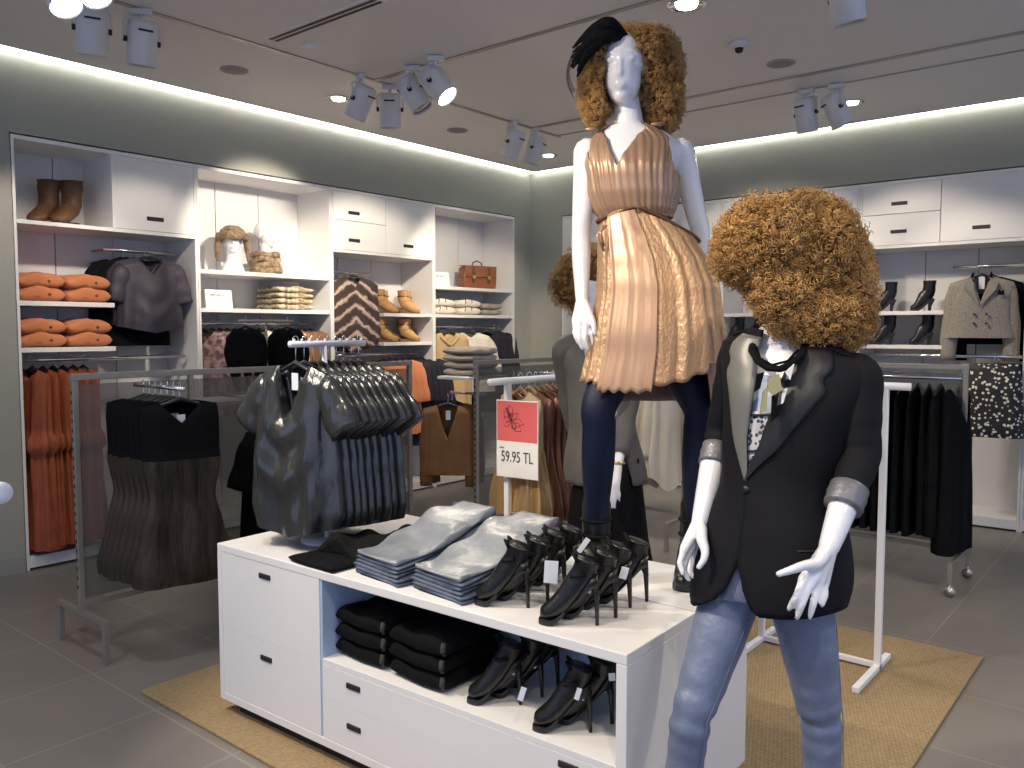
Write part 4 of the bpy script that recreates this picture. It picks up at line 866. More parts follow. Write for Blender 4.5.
def hand(mb, wrist, knuckles, mids, tips, thumb, rf=.0085):
    for k, m_, t_ in zip(knuckles, mids, tips):
        limb(mb, [(wrist, .020), (wrist.lerp(k, .55), .0155), (k, .0125)], 10); ml = m_
        limb(mb, [(wrist.lerp(k, .85), rf*1.25), (k, rf*1.2), (k.lerp(ml, .55), rf*1.05), (ml, rf), (ml.lerp(t_, .6), rf*.88), (t_, rf*.7)], 10)
    for a, b in zip(knuckles, knuckles[1:]): limb(mb, [(wrist.lerp(a, .5), .016), (wrist.lerp(b, .5), .016)], 8); limb(mb, [(wrist.lerp(a, .8), .0125), (wrist.lerp(b, .8), .0125)], 8)
    limb(mb, [(wrist.lerp(thumb[0], .4), .017)]+[(p, r_) for p, r_ in zip(thumb, (.0145, .0115, .0095, .0075))], 10)
def wig(root, blobs, n, sc, seed, hole=None, rad=.0010, name='curly_wig', down=.35):
    """tight ringlets over a darker under layer. blobs = [(centre, rx, ry(depth), rz)]"""
    rg = np.random.RandomState(seed); cr_ = CR; dp = V((CF.x, CF.y, 0)).normalized(); base = MB()
    for c, rx, ry, rz in blobs: ell(base, c, (cr_*rx*.80, dp*ry*.80, V((0, 0, rz*.80))))
    if hole:
        keep = []
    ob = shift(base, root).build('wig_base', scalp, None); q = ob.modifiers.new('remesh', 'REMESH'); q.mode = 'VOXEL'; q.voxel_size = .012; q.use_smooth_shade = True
    if hole:
        hb = MB(); ell(hb, V(hole[0]), (cr_*hole[1], dp*hole[2], V((0, 0, hole[3])))); ho = None
        # keep the face open by pushing the under layer back behind the face
        vs = []
        h0 = V(hole[0])-root.location
        for v in ob.data.vertices:
            d = v.co-h0; k = (d.dot(cr_)/hole[1])**2+(d.dot(dp)/hole[2])**2+(d.z/hole[3])**2
            if k < 1: v.co = h0+d*(1/max(k, .02)**.5)
    vol = np.array([b[1]*b[2]+b[1]*b[3]+b[2]*b[3] for b in blobs]); pr_ = vol/vol.sum()
    M_, T_ = 30, 3; allv = []; allf = []; cnt = 0
    C_ = np.array(cr_); Dp = np.array(dp); Zz = np.array((0, 0, 1.)); rl = np.array(root.location)
    while cnt < n:
        b = blobs[rg.choice(len(blobs), p=pr_)]; d = rg.normal(size=3); d /= np.linalg.norm(d); r_ = rg.uniform(.78, 1.0)
        p = np.array(b[0])+(C_*d[0]*b[1]+Dp*d[1]*b[2]+Zz*d[2]*b[3])*r_
        inside = False
        for b2 in blobs:
            if b2 is b: continue
            q_ = p-np.array(b2[0])
            if (q_@C_/b2[1])**2+(q_@Dp/b2[2])**2+(q_[2]/b2[3])**2 < .5: inside = True
        if inside and rg.rand() < .85: continue
        if hole:
            q_ = p-np.array(hole[0])
            if (q_@C_/hole[1])**2+(q_@Dp/hole[2])**2+(q_[2]/hole[3])**2 < 1: continue
        out = C_*d[0]+Dp*d[1]+Zz*d[2]; ax = out*rg.uniform(.0, .9)+rg.normal(size=3)*.55-Zz*down; ax /= np.linalg.norm(ax)
        a1 = np.cross(ax, rg.normal(size=3)); a1 /= np.linalg.norm(a1); a2 = np.cross(ax, a1)
        ln = rg.uniform(.018, .042)*sc; hr = rg.uniform(.0032, .0062)*sc; tw = rg.uniform(2.2, 4.0)*2*math.pi; ph = rg.uniform(0, 6.28)
        u = np.linspace(0, 1, M_); cen = p+np.outer((u-.4)*ln, ax)+np.outer(np.cos(u*tw+ph)*hr, a1)+np.outer(np.sin(u*tw+ph)*hr, a2)
        tg = np.gradient(cen, axis=0); tg /= np.linalg.norm(tg, axis=1)[:, None]
        n1 = np.cross(tg, np.broadcast_to(ax, tg.shape)); n1 /= (np.linalg.norm(n1, axis=1)[:, None]+1e-9); n2 = np.cross(tg, n1)
        rr = rad*sc*rg.uniform(.8, 1.5)*(1-.5*u**3)[:, None]
        vs = np.stack([cen+(n1*math.cos(2*math.pi*k/T_)+n2*math.sin(2*math.pi*k/T_))*rr for k in range(T_)], 1).reshape(-1, 3)-rl
        i = np.arange(M_-1)[:, None]*T_; k = np.arange(T_)[None, :]; k2 = (k+1) % T_
        f = np.stack([i+k, i+k2, i+T_+k2, i+T_+k], -1).reshape(-1, 4)+len(allv)*M_*T_
        allv.append(vs); allf.append(f); cnt += 1
    Vv = np.concatenate(allv); Ff = np.concatenate(allf); me = bpy.data.meshes.new(name)
    me.vertices.add(len(Vv)); me.vertices.foreach_set('co', Vv.ravel()); me.loops.add(Ff.size); me.loops.foreach_set('vertex_index', Ff.ravel().astype(np.int32))
    me.polygons.add(len(Ff)); me.polygons.foreach_set('loop_start', np.arange(0, Ff.size, 4, dtype=np.int32)); me.polygons.foreach_set('use_smooth', np.ones(len(Ff), bool)); me.update(); me.validate()
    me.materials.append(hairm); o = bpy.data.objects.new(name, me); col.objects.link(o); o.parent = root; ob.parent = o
    o['label'] = 'big wig of tight golden auburn curls'
    return o
def shell(T, zs, aR, aL, off, nseg=64, wob=None, around=True):
    """open fronted cloth shell: from aL round the back to aR (+2pi), rows over zs"""
    rings = []
    for i, z in enumerate(zs):
        a0, a1 = aL(z), 2*math.pi+aR(z) if around else aR(z); ring = []
        for j in range(nseg+1):
            a = a0+(a1-a0)*j/nseg; zz = z
            w_ = wob(z, a) if wob else 0
            ring.append(T.pt(zz, a, off(z) if callable(off) else off, w_))
        rings.append(ring)
    mb = MB(); mb.loft(rings, cap=False, closed=False); return mb
lin = lambda tab: (lambda z: float(interp(tab, z)[0]))
# ---- M1: jacket and jeans
L1, F1 = frame(38); D1 = 2.07
m1 = thing('mannequin', 'white mannequin in black jacket and faded blue jeans with a huge curly wig', 'mannequin', (0, 0, 0)); m1.location = V((pz(765, .0, D1).x, pz(765, 0, D1).y, .012))
tl1 = lambda z: .17*max(0, min(1, (z-1.15)/.25))-.10*max(0, min(1, (1.05-z)/.15))
K = lambda z, px, hw, hd: (z, tuple(pz(px, z, D1)), hw, hd)
T1 = Torso([K(.80, 764, .150, .105), K(.88, 767, .165, .115), K(.98, 772, .155, .108), K(1.12, 779, .122, .092), K(1.24, 787, .135, .105), K(1.33, 793, .150, .112), K(1.40, 796, .165, .092), K(1.445, 795, .160, .072), K(1.475, 790, .100, .060), K(1.50, 785, .058, .055)], L1, F1, tl1)
mb = MB(); T1.solid(mb, [.85, .865, .88, .93, .98, 1.05, 1.12, 1.18, 1.24, 1.29, 1.33, 1.37, 1.40, 1.425, 1.445, 1.46, 1.475, 1.49, 1.50])
hd1 = at(783, 278, 2.05)
limb(mb, [(T1.ring(1.46)[0], .058), (at(784, 345, 2.07), .052), (at(783, 325, 2.07), .049), (at(783, 300, 2.07), .050)], 16)
L1h, F1h = frame(62); head(mb, hd1, F1h, -.12)
# arms
shR = T1.pt(1.42, -math.pi/2, -.02); shL = T1.pt(1.42, math.pi/2, -.02)
elR, wrR = at(721, 432, 2.22), at(700, 521, 2.10); elL, wrL = at(861, 455, 1.95), at(829, 547, 1.84)
limb(mb, [(shR, .044), (shR.lerp(elR, .5), .040), (elR, .034), (elR.lerp(wrR, .35), .035), (elR.lerp(wrR, .75), .027), (wrR, .022)], 16)
limb(mb, [(shL, .046), (shL.lerp(elL, .5), .041), (elL, .035), (elL.lerp(wrL, .35), .036), (elL.lerp(wrL, .75), .029), (wrL, .023)], 16)
hand(mb, wrL, [at(803, 580, 1.80), at(809, 586, 1.80), at(817, 588, 1.815), at(824, 584, 1.835)], [at(796, 597, 1.775), at(802, 604, 1.775), at(813, 604, 1.79), at(825, 595, 1.81)],
     [at(789, 609, 1.79), at(797, 618, 1.785), at(810, 617, 1.79), at(822, 605, 1.80)], [at(817, 563, 1.80), at(803, 566, 1.775), at(791, 570, 1.765), at(779, 574, 1.765)])
hand(mb, wrR, [at(684, 549, 2.06), at(688, 553, 2.075), at(694, 554, 2.10), at(699, 551, 2.12)], [at(680, 563, 2.05), at(683, 569, 2.06), at(690, 571, 2.09), at(697, 566, 2.12)],
     [at(683, 574, 2.04), at(689, 580, 2.05), at(696, 580, 2.08), at(701, 574, 2.10)], [at(702, 540, 2.04), at(705, 550, 2.02), at(704, 559, 2.01), at(699, 567, 2.01)])
# legs
hpR, hpL = T1.pt(.87, -1.45, -.085), T1.pt(.87, 1.45, -.082)
knR, knL = pz(691, .55, 2.03), pz(821, .53, 2.05); anR, anL = pz(668, .10, 2.06), pz(824, .10, 2.08)
leg1 = []
for hp, kn, an, m_ in ((hpR, knR, anR, 1), (hpL, knL, anL, 1)):
    keys = [(hp, .070), (hp.lerp(kn, .4), .059), (kn+(hp-kn)*.18, .0465), (kn, .0415), (kn.lerp(an, .3), .039), (kn.lerp(an, .7), .033), (an, .028)]
    leg1.append(keys); limb(mb, keys, 18); limb(mb, [(an-V((0, 0, .03))-F1*.03, .034), (an-V((0, 0, .045))+F1*.05, .030), (an-V((0, 0, .062))+F1*.13, .022)], 12)
body_build(mb, m1, voxel=.0045, it=2)
# jeans
jb = MB(); T1.solid(jb, [.845, .86, .88, .93, .98, 1.03], .006)
for hp, kn, an, sd, keys in ((hpR, knR, anR, 1, leg1[0]), (hpL, knL, anL, 2, leg1[1])):
    k = cr([(*p, r) for p, r in keys], 90); pts = []; rr = []
    for i, q in enumerate(k):
        d = abs(q[2]-.545); e = .0028*math.exp(-(d/.07)**2)*math.sin(q[2]*120+sd)+.0008*math.sin(q[2]*60+sd*2); pts.append(V(q[:3])); rr.append(q[3]+.008+e+.0015*math.sin(q[2]*11))
    jb.tube(pts[2:], rr[2:], 26)
o = shift(jb, m1).build('jeans', denim, m1); q = o.modifiers.new('remesh', 'REMESH'); q.mode = 'VOXEL'; q.voxel_size = .005; q.use_smooth_shade = True
q = o.modifiers.new('smooth', 'SMOOTH'); q.iterations = 2
for hp, kn, an, a_ in ((hpR, knR, anR, .25), (hpL, knL, anL, .6)):       # outer seam
    sm = MB(); ks = leg1[0] if a_ == .25 else leg1[1]; k = cr([(*p, r) for p, r in ks], 50); dirn = (L1*math.cos(a_)+F1*math.sin(a_)).normalized()*(1 if a_ == .25 else -1)
    dirn = (CR*.55+bH*.85).normalized() if a_ == .25 else (-CR*.2+bH).normalized()*0+(CR*.9+bH*.3).normalized()
    sm.tube([V(q[:3])+dirn*(q[3]+.0095) for q in k[5:]], .0013, 6); shift(sm, m1).build('side_seam', denim, o)
for dx in (-1, 1): limb(MB(), [(hpR, .01), (knR, .01)])
# camisole, net top
top_m = mat('blue white camisole', (.30, .38, .52), .5, c2=(.62, .66, .74), ns=9, contrast=.15)
shift(shell(T1, np.linspace(1.02, 1.385, 16), lambda z: -math.pi-.001, lambda z: -math.pi, .010, 60), m1).build('camisole', top_m, m1, solid=.003)
shift(shell(T1, np.linspace(1.08, 1.30, 12), lin([(1.08, -.9), (1.30, -.9)]), lin([(1.08, .45), (1.30, .35)]), .016, 24, around=False), m1).build('net_panel', netm, m1, solid=.002)
for z in (1.215, 1.30): shift(MB().tube([T1.pt(z+.02*math.sin(a*2), a, .020) for a in np.linspace(-.95, .4, 16)], .003, 6), m1).build('net_cord', black, m1)
# necklace
nk = MB(); nk.tube([at(*q) for q in ((753, 343, 2.06), (752, 351, 2.01), (758, 361, 1.97), (768, 368, 1.945), (780, 369, 1.935), (792, 364, 1.935), (801, 355, 1.95), (805, 345, 1.99), (803, 338, 2.06))], .0075, 8, flat=1.3); nk.tube([at(*q) for q in ((756, 345, 2.05), (760, 358, 1.975), (772, 365, 1.94), (788, 361, 1.94), (798, 350, 1.97))], .0035, 6)
shift(nk, m1); nko = nk.build('necklace', blackfab, m1)
pa = lambda px, py: at(px, py, 1.925)
for nm_, pts_, m_ in (('black_pendant', [(757, 374), (764, 372), (760, 388), (754, 392)], blackfab), ('gold_bar', [(763, 392), (768, 386), (766, 410), (760, 414)], gold), ('gold_leaf', [(768, 378), (779, 374), (781, 386), (785, 392), (776, 397), (767, 390)], gold), ('pearl_shard', [(785, 372), (794, 364), (790, 380)], paper), ('black_ribbon', [(772, 396), (782, 390), (779, 415), (771, 422)], blackfab), ('silver_leaf', [(779, 392), (787, 388), (783, 403), (776, 406)], paper)):
    pp_ = [pa(*q) for q in pts_]; shift(MB().add(pp_, [tuple(range(len(pp_)))]), m1).build(nm_, m_, nko, smooth=False, solid=.006)
# jacket: shell with an open front
def pxa(tab, off): # table (z, px) -> angle
    return lin([(z, T1.ang(z, px, off)) for z, px in tab])
zt = [1.04, 1.14, 1.24, 1.33, 1.40, 1.44, 1.47]
JOFF = lin([(.80, .034), (.95, .026), (1.12, .020), (1.30, .020), (1.42, .022), (1.48, .016)])
aLf = pxa([(.825, 760), (.845, 748), (.89, 742), (.95, 738), (1.05, 742), (1.13, 744), (1.24, 764), (1.33, 777), (1.40, 788), (1.45, 798), (1.49, 806)], .025)
aRf = pxa([(.825, 700), (.85, 716), (.89, 728), (.95, 737), (1.05, 744), (1.13, 747), (1.24, 746), (1.33, 751), (1.40, 754), (1.45, 757), (1.49, 760)], .025)
def jw(z, a):
    k = max(0, min(1, (1.2-z)/.3)); e = .005*math.sin(a*5+z*6)*k+.003*math.sin(a*3+z*25)*math.exp(-((z-1.13)/.10)**2)
    return e
zs = list(np.linspace(.825, 1.40, 40))+[1.42, 1.44, 1.455, 1.47, 1.485, 1.495]
jk = shell(T1, zs, aRf, aLf, JOFF, 90, jw)
jo = shift(jk, m1).build('jacket', blackjack, m1, solid=.006)
for nm_, w0, m_ in (('left', 1, jacketlapel), ('right', -1, lining)):
    rows = []
    for z in np.linspace(1.135, 1.475, 26):
        f = (z-1.135)/.34; wd = .004+.062*min(1, f*1.5)*(1-.35*max(0, f-.7)/.3)*(1 if not (.76 < f < .82) else .9); c_, hw_, hd_ = T1.ring(z); a0 = (aLf if w0 > 0 else aRf)(z); r_ = max(.07, (hw_+hd_)/2)
        rows.append([T1.pt(z, a0+w0*wd*u/r_*(1.0), JOFF(z)+.006+.008*math.sin(math.pi*min(u, .95))*f) for u in np.linspace(-.08, 1, 9)])
    mb = MB(); mb.loft(rows, cap=False, closed=False); shift(mb, m1).build('lapel', m_, jo, solid=.004)
# collar behind the neck
cb = MB(); rows = []
for k, (dz, of) in enumerate(((-.01, .014), (.018, .006), (.03, .002), (.012, .020), (-.012, .030))):
    rows.append([T1.pt(1.475+dz*.9, a, of) for a in np.linspace(1.1, 2*math.pi-1.1, 30)])
cb.loft(rows, cap=False, closed=False); shift(cb, m1).build('collar', blackjack, jo, solid=.004)
p_ = T1.pt(1.115, aLf(1.115)+.05, JOFF(1.115)+.004); shift(MB().tube([p_, p_+F1*.006], .010, 16), m1).build('button', black, jo)
def sleeve_mb(keys, seg, amp, ph):
    k = cr([(*p, r) for p, r in keys], seg); n = len(k); pts = [V(q[:3]) for q in k]
    return MB().tube(pts, [q[3]*(1+amp*math.sin(i*1.1+ph)*min(1, i/12)*(.5+.5*math.sin(i*.37+ph))) for i, q in enumerate(k)], 28)
cfL, cfR = elL.lerp(wrL, .42), elR.lerp(wrR, .22)
for sh, el, cf, wr, r0, ph in ((shL, elL, cfL, wrL, .055, 0), (shR, elR, cfR, wrR, .050, 2)):
    cdir = (wr-cf).normalized(); inn = (T1.ring(1.42)[0]-sh)*.28
    s_ = sleeve_mb([(sh+inn+V((0, 0, .0)), r0*.72), (sh+V((0, 0, -.005)), r0), (sh.lerp(el, .35), r0*.97), (sh.lerp(el, .75), r0*.86), (el, r0*.82), (el.lerp(cf, .6), r0*.76), (cf, r0*.74)], 44, .022, ph)
    so = shift(s_, m1).build('sleeve', blackjack, jo); q = so.modifiers.new('remesh', 'REMESH'); q.mode = 'VOXEL'; q.voxel_size = .006; q.use_smooth_shade = True
    cu = MB().tube([cf-cdir*.016, cf-cdir*.012, cf+cdir*.0, cf+cdir*.012, cf+cdir*.024, cf+cdir*.036, cf+cdir*.044, cf+cdir*.046, cf+cdir*.040], [r0*.70, r0*.80, r0*.79, r0*.82, r0*.78, r0*.80, r0*.77, r0*.70, r0*.55], 28)
    shift(cu, m1).build('cuff', mat('grey satin cuff', (.17, .17, .19), .4, .3, bump=.6, bs=22), so)
# pocket line
shift(MB().tube([T1.pt(.985, a, JOFF(.985)+.004) for a in np.linspace(.55, 1.25, 10)], .0025, 6), m1).build('pocket_welt', black, jo)
W = lambda px, py, dep, rx, ry, rz: (at(px, py, dep), rx/400, ry/400, rz/400)
wig(m1, [W(800, 258, 2.08, 64, 62, 68), W(765, 244, 2.03, 50, 48, 48), W(835, 292, 2.08, 38, 48, 66), W(812, 318, 2.02, 44, 38, 32), W(742, 252, 2.02, 31, 32, 34), W(783, 298, 1.99, 27, 30, 32), W(842, 320, 2.03, 30, 36, 30), W(765, 288, 1.99, 18, 24, 24)], 9000, 1.0, 11, hole=(at(755, 290, 1.93), .016, .06, .026), rad=.0011)
# ---- M2: bronze dress on the table
L2, F2 = frame(10); D2 = 2.69
m2 = thing('mannequin', 'white mannequin in bronze satin dress standing on the display table', 'mannequin'); b2 = pz(648, TZ+.003, D2); m2.location = (b2.x, b2.y, TZ+.003)
yz = lambda y: at(630, y, D2).z
K2 = lambda y, px, hw, hd: (yz(y), tuple(at(px, y, D2)), hw, hd)
T2 = Torso([K2(318, 652, .128, .095), K2(290, 651, .142, .105), K2(255, 645, .128, .092), K2(218, 636, .104, .078), K2(195, 633, .118, .095), K2(172, 632, .136, .112), K2(155, 632, .148, .092), K2(143, 632, .148, .070), K2(133, 630, .110, .058), K2(126, 629, .060, .050)], L2, F2)
mb = MB(); T2.solid(mb, [yz(y) for y in (318, 305, 290, 272, 255, 236, 218, 206, 195, 183, 172, 163, 155, 149, 143, 138, 133, 129, 126)])
for s_ in (-1, 1): ell(mb, T2.pt(yz(174), s_*.55, -.045), (L2*.05, F2*.052, V((0, 0, .05))))
limb(mb, [(at(630, 138, D2), .055), (at(629, 122, D2), .046), (at(627, 105, D2+.01), .044), (at(625, 88, D2+.02), .046)], 16)
hd2 = at(624, 70, D2-.02); L2h, F2h = frame(16); head(mb, hd2, F2h, -.10, 1, .25)
sR, sL = at(587, 152, D2), at(681, 152, D2); eR, wR = at(581, 236, D2+.03), at(582, 300, D2-.02); eL, wL = at(701, 236, D2+.09), at(690, 300, D2+.17)
for s_, e_, w_ in ((sR, eR, wR), (sL, eL, wL)): limb(mb, [(s_, .045), (s_.lerp(e_, .3), .040), (s_.lerp(e_, .7), .035), (e_, .031), (e_.lerp(w_, .35), .031), (e_.lerp(w_, .8), .024), (w_, .021)], 16)
hand(mb, wR, [at(575, 321, D2-.04), at(579, 324, D2-.05), at(585, 325, D2-.05), at(590, 323, D2-.04)], [at(575, 334, D2-.05), at(579, 338, D2-.065), at(585, 339, D2-.065), at(591, 335, D2-.05)],
     [at(578, 343, D2-.05), at(582, 349, D2-.06), at(588, 350, D2-.06), at(593, 345, D2-.05)], [at(588, 312, D2-.055), at(592, 320, D2-.065), at(594, 327, D2-.07), at(595, 334, D2-.07)])
hand(mb, wL, [at(680, 320, D2+.19), at(684, 323, D2+.2), at(689, 324, D2+.21), at(694, 322, D2+.22)], [at(678, 334, D2+.19), at(683, 338, D2+.2), at(689, 339, D2+.21), at(695, 335, D2+.22)],
     [at(680, 346, D2+.18), at(685, 350, D2+.19), at(691, 350, D2+.2), at(696, 345, D2+.21)], [at(690, 312, D2+.15), at(684, 320, D2+.14), at(681, 327, D2+.14), at(680, 334, D2+.14)])
legs2 = []
for hip, kn, an, ft in ((at(627, 322, D2), at(599, 428, D2-.06), at(596, 540, D2+.02), 1), (at(674, 322, D2), at(700, 430, D2-.02), at(694, 540, D2+.05), 2)):
    keys = [(hip, .072), (hip.lerp(kn, .45), .068), (kn+V((0, 0, .07)), .053), (kn, .050), (kn.lerp(an, .3), .049), (kn.lerp(an, .7), .036), (an, .031)]
    legs2.append(keys); limb(mb, keys, 18)
body_build(mb, m2, voxel=.005, it=2)
tb_ = MB()
for keys in legs2: limb(tb_, [(p, r_+.0035) for p, r_ in keys], 22)
o = shift(tb_, m2).build('tights', tights, m2)
# high booties on her feet
for (keys, tx, ty) in ((legs2[0], -.30, .9), (legs2[1], -.25, .9)):
    an = keys[-1][0]; fw = (F2*.95+L2*(-.25)).normalized(); sd = fw.cross(V((0, 0, 1))); z0 = TZ+.003
    P = lambda f, z: V((an.x, an.y, 0))+fw*f+V((0, 0, z0+z))
    az = an.z-z0; mbb = MB()
    limb(mbb, [(P(-.005, az+.12), .047), (P(0, az+.04), .046), (P(.002, az-.02), .044), (P(.045, .10), .042), (P(.085, .055), .040), (P(.125, .036), .036), (P(.155, .030), .026)], 20, up=sd)
    bo = shift(mbb, m2).build('bootie', leather, m2)
    shift(MB().loft([[P(f, zb)+sd*w_, P(f, zb)-sd*w_, P(f, zt_)-sd*w_, P(f, zt_)+sd*w_] for f, w_, zb, zt_ in ((.03, .028, .03, .055), (.06, .036, .008, .04), (.11, .040, .0, .028), (.15, .034, .0, .024), (.172, .018, .006, .02))]), m2).build('sole', black, bo, bevel=.003)
    shift(MB().tube([P(-.030, .12), P(-.037, .06), P(-.038, .0)], [.022, .010, .007], 12), m2).build('heel', black, bo)
    for k in range(2): shift(MB().tube([P(0, az+.02+.05*k)+(fw*math.cos(a)+sd*math.sin(a))*.048 for a in np.linspace(0, 6.28, 20)], .005, 6), m2).build('strap', suede, bo)
# bodice
ZW = yz(216)
def pleat(z, a): return .0013*math.sin(a*44+z*9)+.0015*math.sin(a*19+z*20)
iL = [(yz(174), 617), (yz(166), 614), (yz(150), 608), (yz(142), 606), (yz(130), 603)]; oL = [(yz(174), 586), (yz(166), 586), (yz(150), 588), (yz(142), 588), (yz(130), 590)]
iR = [(yz(174), 616), (yz(166), 621), (yz(150), 631), (yz(142), 636), (yz(130), 645)]; oR = [(yz(174), 673), (yz(166), 672), (yz(150), 669), (yz(142), 668), (yz(130), 664)]
BOFF = lin(sorted([(yz(219), .012), (yz(210), .026), (yz(195), .030), (yz(182), .024), (yz(173), .021), (yz(160), .020), (yz(128), .012)]))
edges = [(lin([(z, T2.ang(z, px, .02)) for z, px in sorted(lo)]), lin([(z, T2.ang(z, px, .02)) for z, px in sorted(hi)])) for lo, hi in ((oL, iL), (iR, oR))]
def btop(a):
    if abs(a) > 2.0: return yz(184)
    best = yz(175) if abs(a) < 1.1 else yz(175)+(yz(184)-yz(175))*min(1, (abs(a)-1.1)/.5)
    for lo, hi in edges:
        z = yz(175); ok = lo(z) <= a <= hi(z); zb_ = None
        while z < yz(127):
            if not (lo(z) <= a <= hi(z)): break
            zb_ = z; z += .0015
        if zb_: best = max(best, zb_)
    return best
NC = 420; cols = [(-math.pi+2*math.pi*j/NC) for j in range(NC+1)]; tops = [btop(a) for a in cols]
mb = MB(); zb0 = yz(219); rows_ = []
for i in range(41):
    v = i/40; ring = []
    for a, zt_ in zip(cols, tops):
        z = zb0+(zt_-zb0)*v; ring.append(T2.pt(z, a, BOFF(z), pleat(z, a)))
    rows_.append(ring)
mb.loft(rows_, cap=False, closed=False); bo = shift(mb, m2).build('bodice', bronze_w, m2, solid=.003)
for s_, tb2 in ((-1, (592, 129)), (1, (658, 124))):     # straps over the shoulders to the nape
    p0 = at(*tb2, D2-.045); limb_ = MB().tube([p0, p0-F2*.05+V((0, 0, .012)), at(629+s_*10, 128, D2+.07)], [.024, .020, .014], 10, flat=.25, up=(L2)); shift(limb_, m2).build('shoulder_strap', bronze_w, bo)
# skirt
def skirt(name, m_, y0f, y1f, wtab, folds, amp, off=0, seg=200, rows=40, a0=-math.pi, a1=math.pi, par=None):
    """y0f / y1f: pixel heights of seam and hem as functions of the angle from the front"""
    rings = []
    for i in range(rows+1):
        v = i/rows; ring = []
        for j in range(seg+1):
            a = a0+(a1-a0)*j/seg; y = y0f(a)+(y1f(a)-y0f(a))*v; cx, hw, hd = interp(wtab, y); c = at(cx, y, D2)
            f = amp*(.15+.85*min(1, v*1.5))*(math.sin(a*folds+.6*math.sin(v*4))+.5*math.sin(a*(folds*1.7)+1.3)+.4*math.sin(a*folds*.43+2))
            ring.append(c+L2*((hw+off+f)*sp(math.sin(a), .85))+F2*((hd+off+f)*sp(math.cos(a), .68)))
        rings.append(ring)
    mb = MB(); mb.loft(rings, cap=False, closed=False); return shift(mb, m2).build(name, m_, par or m2, solid=.003)
WT = [(212, 635, .108, .088), (225, 640, .128, .10), (242, 647, .155, .12), (265, 654, .178, .14), (290, 658, .192, .155), (345, 657, .214, .175), (390, 652, .228, .19), (410, 650, .228, .19)]
seam = lambda a: 212+9*min(1, abs(min(0, a)))**1.2+30*max(0, min(1, (a-.15)/1.2))**1.1
sk = skirt('skirt', bronze, seam, lambda a: 381+1.5*math.sin(a*21)-(0 if a < 0 else 33*max(0, min(1, (a-.15)/1.2))**1.3*(1 if a < 1.7 else max(0, 1-(a-1.7)/1.0)))+16*max(0, min(1, (abs(a)-2.0)/.7)), WT, 21, .0048)
skirt('front_panel', bronze_w, lambda a: seam(a)-1, lambda a: 388+1.5*math.sin(a*40), WT, 30, .0010, .012, 90, 40, -.72, .0, sk)
skirt('underskirt', mauve, lambda a: 290, lambda a: 405, [(290, 658, .165, .13), (345, 658, .185, .145), (392, 662, .185, .16), (410, 664, .185, .16)], 11, .010, 0, 160, 24, .9, 2*math.pi-1.1, sk)
shift(MB().tube([at(interp(WT, seam(a))[0], seam(a), D2)+L2*((interp(WT, seam(a))[1]+.012)*math.sin(a))+F2*((interp(WT, seam(a))[2]+.014)*math.cos(a)) for a in np.linspace(-math.pi, math.pi, 90)], .0055, 8), m2).build('waist_cord', brownsat, sk)
for k in range(2): shift(MB().tube([at(606-2*k, 226, D2-.08), at(600-3*k, 232+4*k, D2-.10), at(604, 246+5*k, D2-.09)], .004, 6), m2).build('tie_end', bronze_w, sk)
W2 = lambda px, py, dep, rx, ry, rz: (at(px, py, dep), rx/308, ry/308, rz/308)
wig(m2, [W2(656, 68, D2+.01, 29, 28, 42), W2(664, 100, D2+.02, 21, 26, 36), W2(596, 92, D2+.0, 18, 24, 38), W2(600, 62, D2+.0, 20, 26, 28), W2(632, 52, D2+.05, 42, 28, 28), W2(636, 90, D2+.10, 32, 14, 40), W2(648, 46, D2-.04, 22, 24, 20)], 5600, .85, 5, hole=(at(622, 74, D2-.12), .058, .13, .150), rad=.0011)
# feather fascinator
fh = MB(); rg = random.Random(2)
for k in range(18):
    u = k/17; o_ = V((0, 0, rg.uniform(-.012, .012)))+bH*rg.uniform(-.03, .05)
    limb(fh, [(at(628-6*u, 40+2*u, D2-.06)+o_*.3, .006), (at(610-6*u, 34+6*u+rg.uniform(-3, 3), D2-.07)+o_, .018), (at(592-5*u, 41+9*u+rg.uniform(-4, 4), D2-.07)+o_, .015), (at(577-6*rg.random(), 54+20*u+rg.uniform(-4, 4), D2-.06)+o_, .0035)], 8, flat=.4)
shift(fh, m2).build('feather_fascinator', furblack, m2)
vm = mat('black veil net', (.02, .02, .02), .7, alpha=.30); vr = []
for i in range(9):
    v = i/8; vr.append([at(582-12*math.sin(v*2.6), 44+50*v, D2-.05)+bH*(.045*math.sin(a))+CR*(.012*math.cos(a)) for a in np.linspace(2.0, 4.6, 9)])
mb = MB(); mb.loft(vr, cap=False, closed=False); shift(mb, m2).build('veil', vm, m2, solid=.001)
# ---- M3: behind, grey cardigan and black flared trousers
L3, F3 = frame(-5); D3 = 3.62
m3 = thing('mannequin', 'mannequin behind the display table in grey cardigan and flared black trousers', 'mannequin'); b3 = pz(607, 0, D3); m3.location = (b3.x, b3.y, .001)
K3 = lambda z, px, hw, hd: (z, tuple(pz(px, z, D3)), hw, hd)
T3 = Torso([K3(.84, 606, .14, .10), K3(.92, 604, .140, .105), K3(1.10, 602, .112, .09), K3(1.30, 602, .14, .11), K3(1.40, 600, .165, .09), K3(1.44, 600, .15, .07), K3(1.47, 598, .07, .055)], L3, F3)
mb = MB(); T3.solid(mb, [.84, .88, .92, 1.0, 1.1, 1.2, 1.3, 1.35, 1.4, 1.42, 1.44, 1.455, 1.47])
limb(mb, [(pz(598, 1.44, D3), .055), (pz(597, 1.50, D3), .047), (pz(596, 1.56, D3), .047)], 14); head(mb, pz(593, 1.66, D3), frame(20)[1])
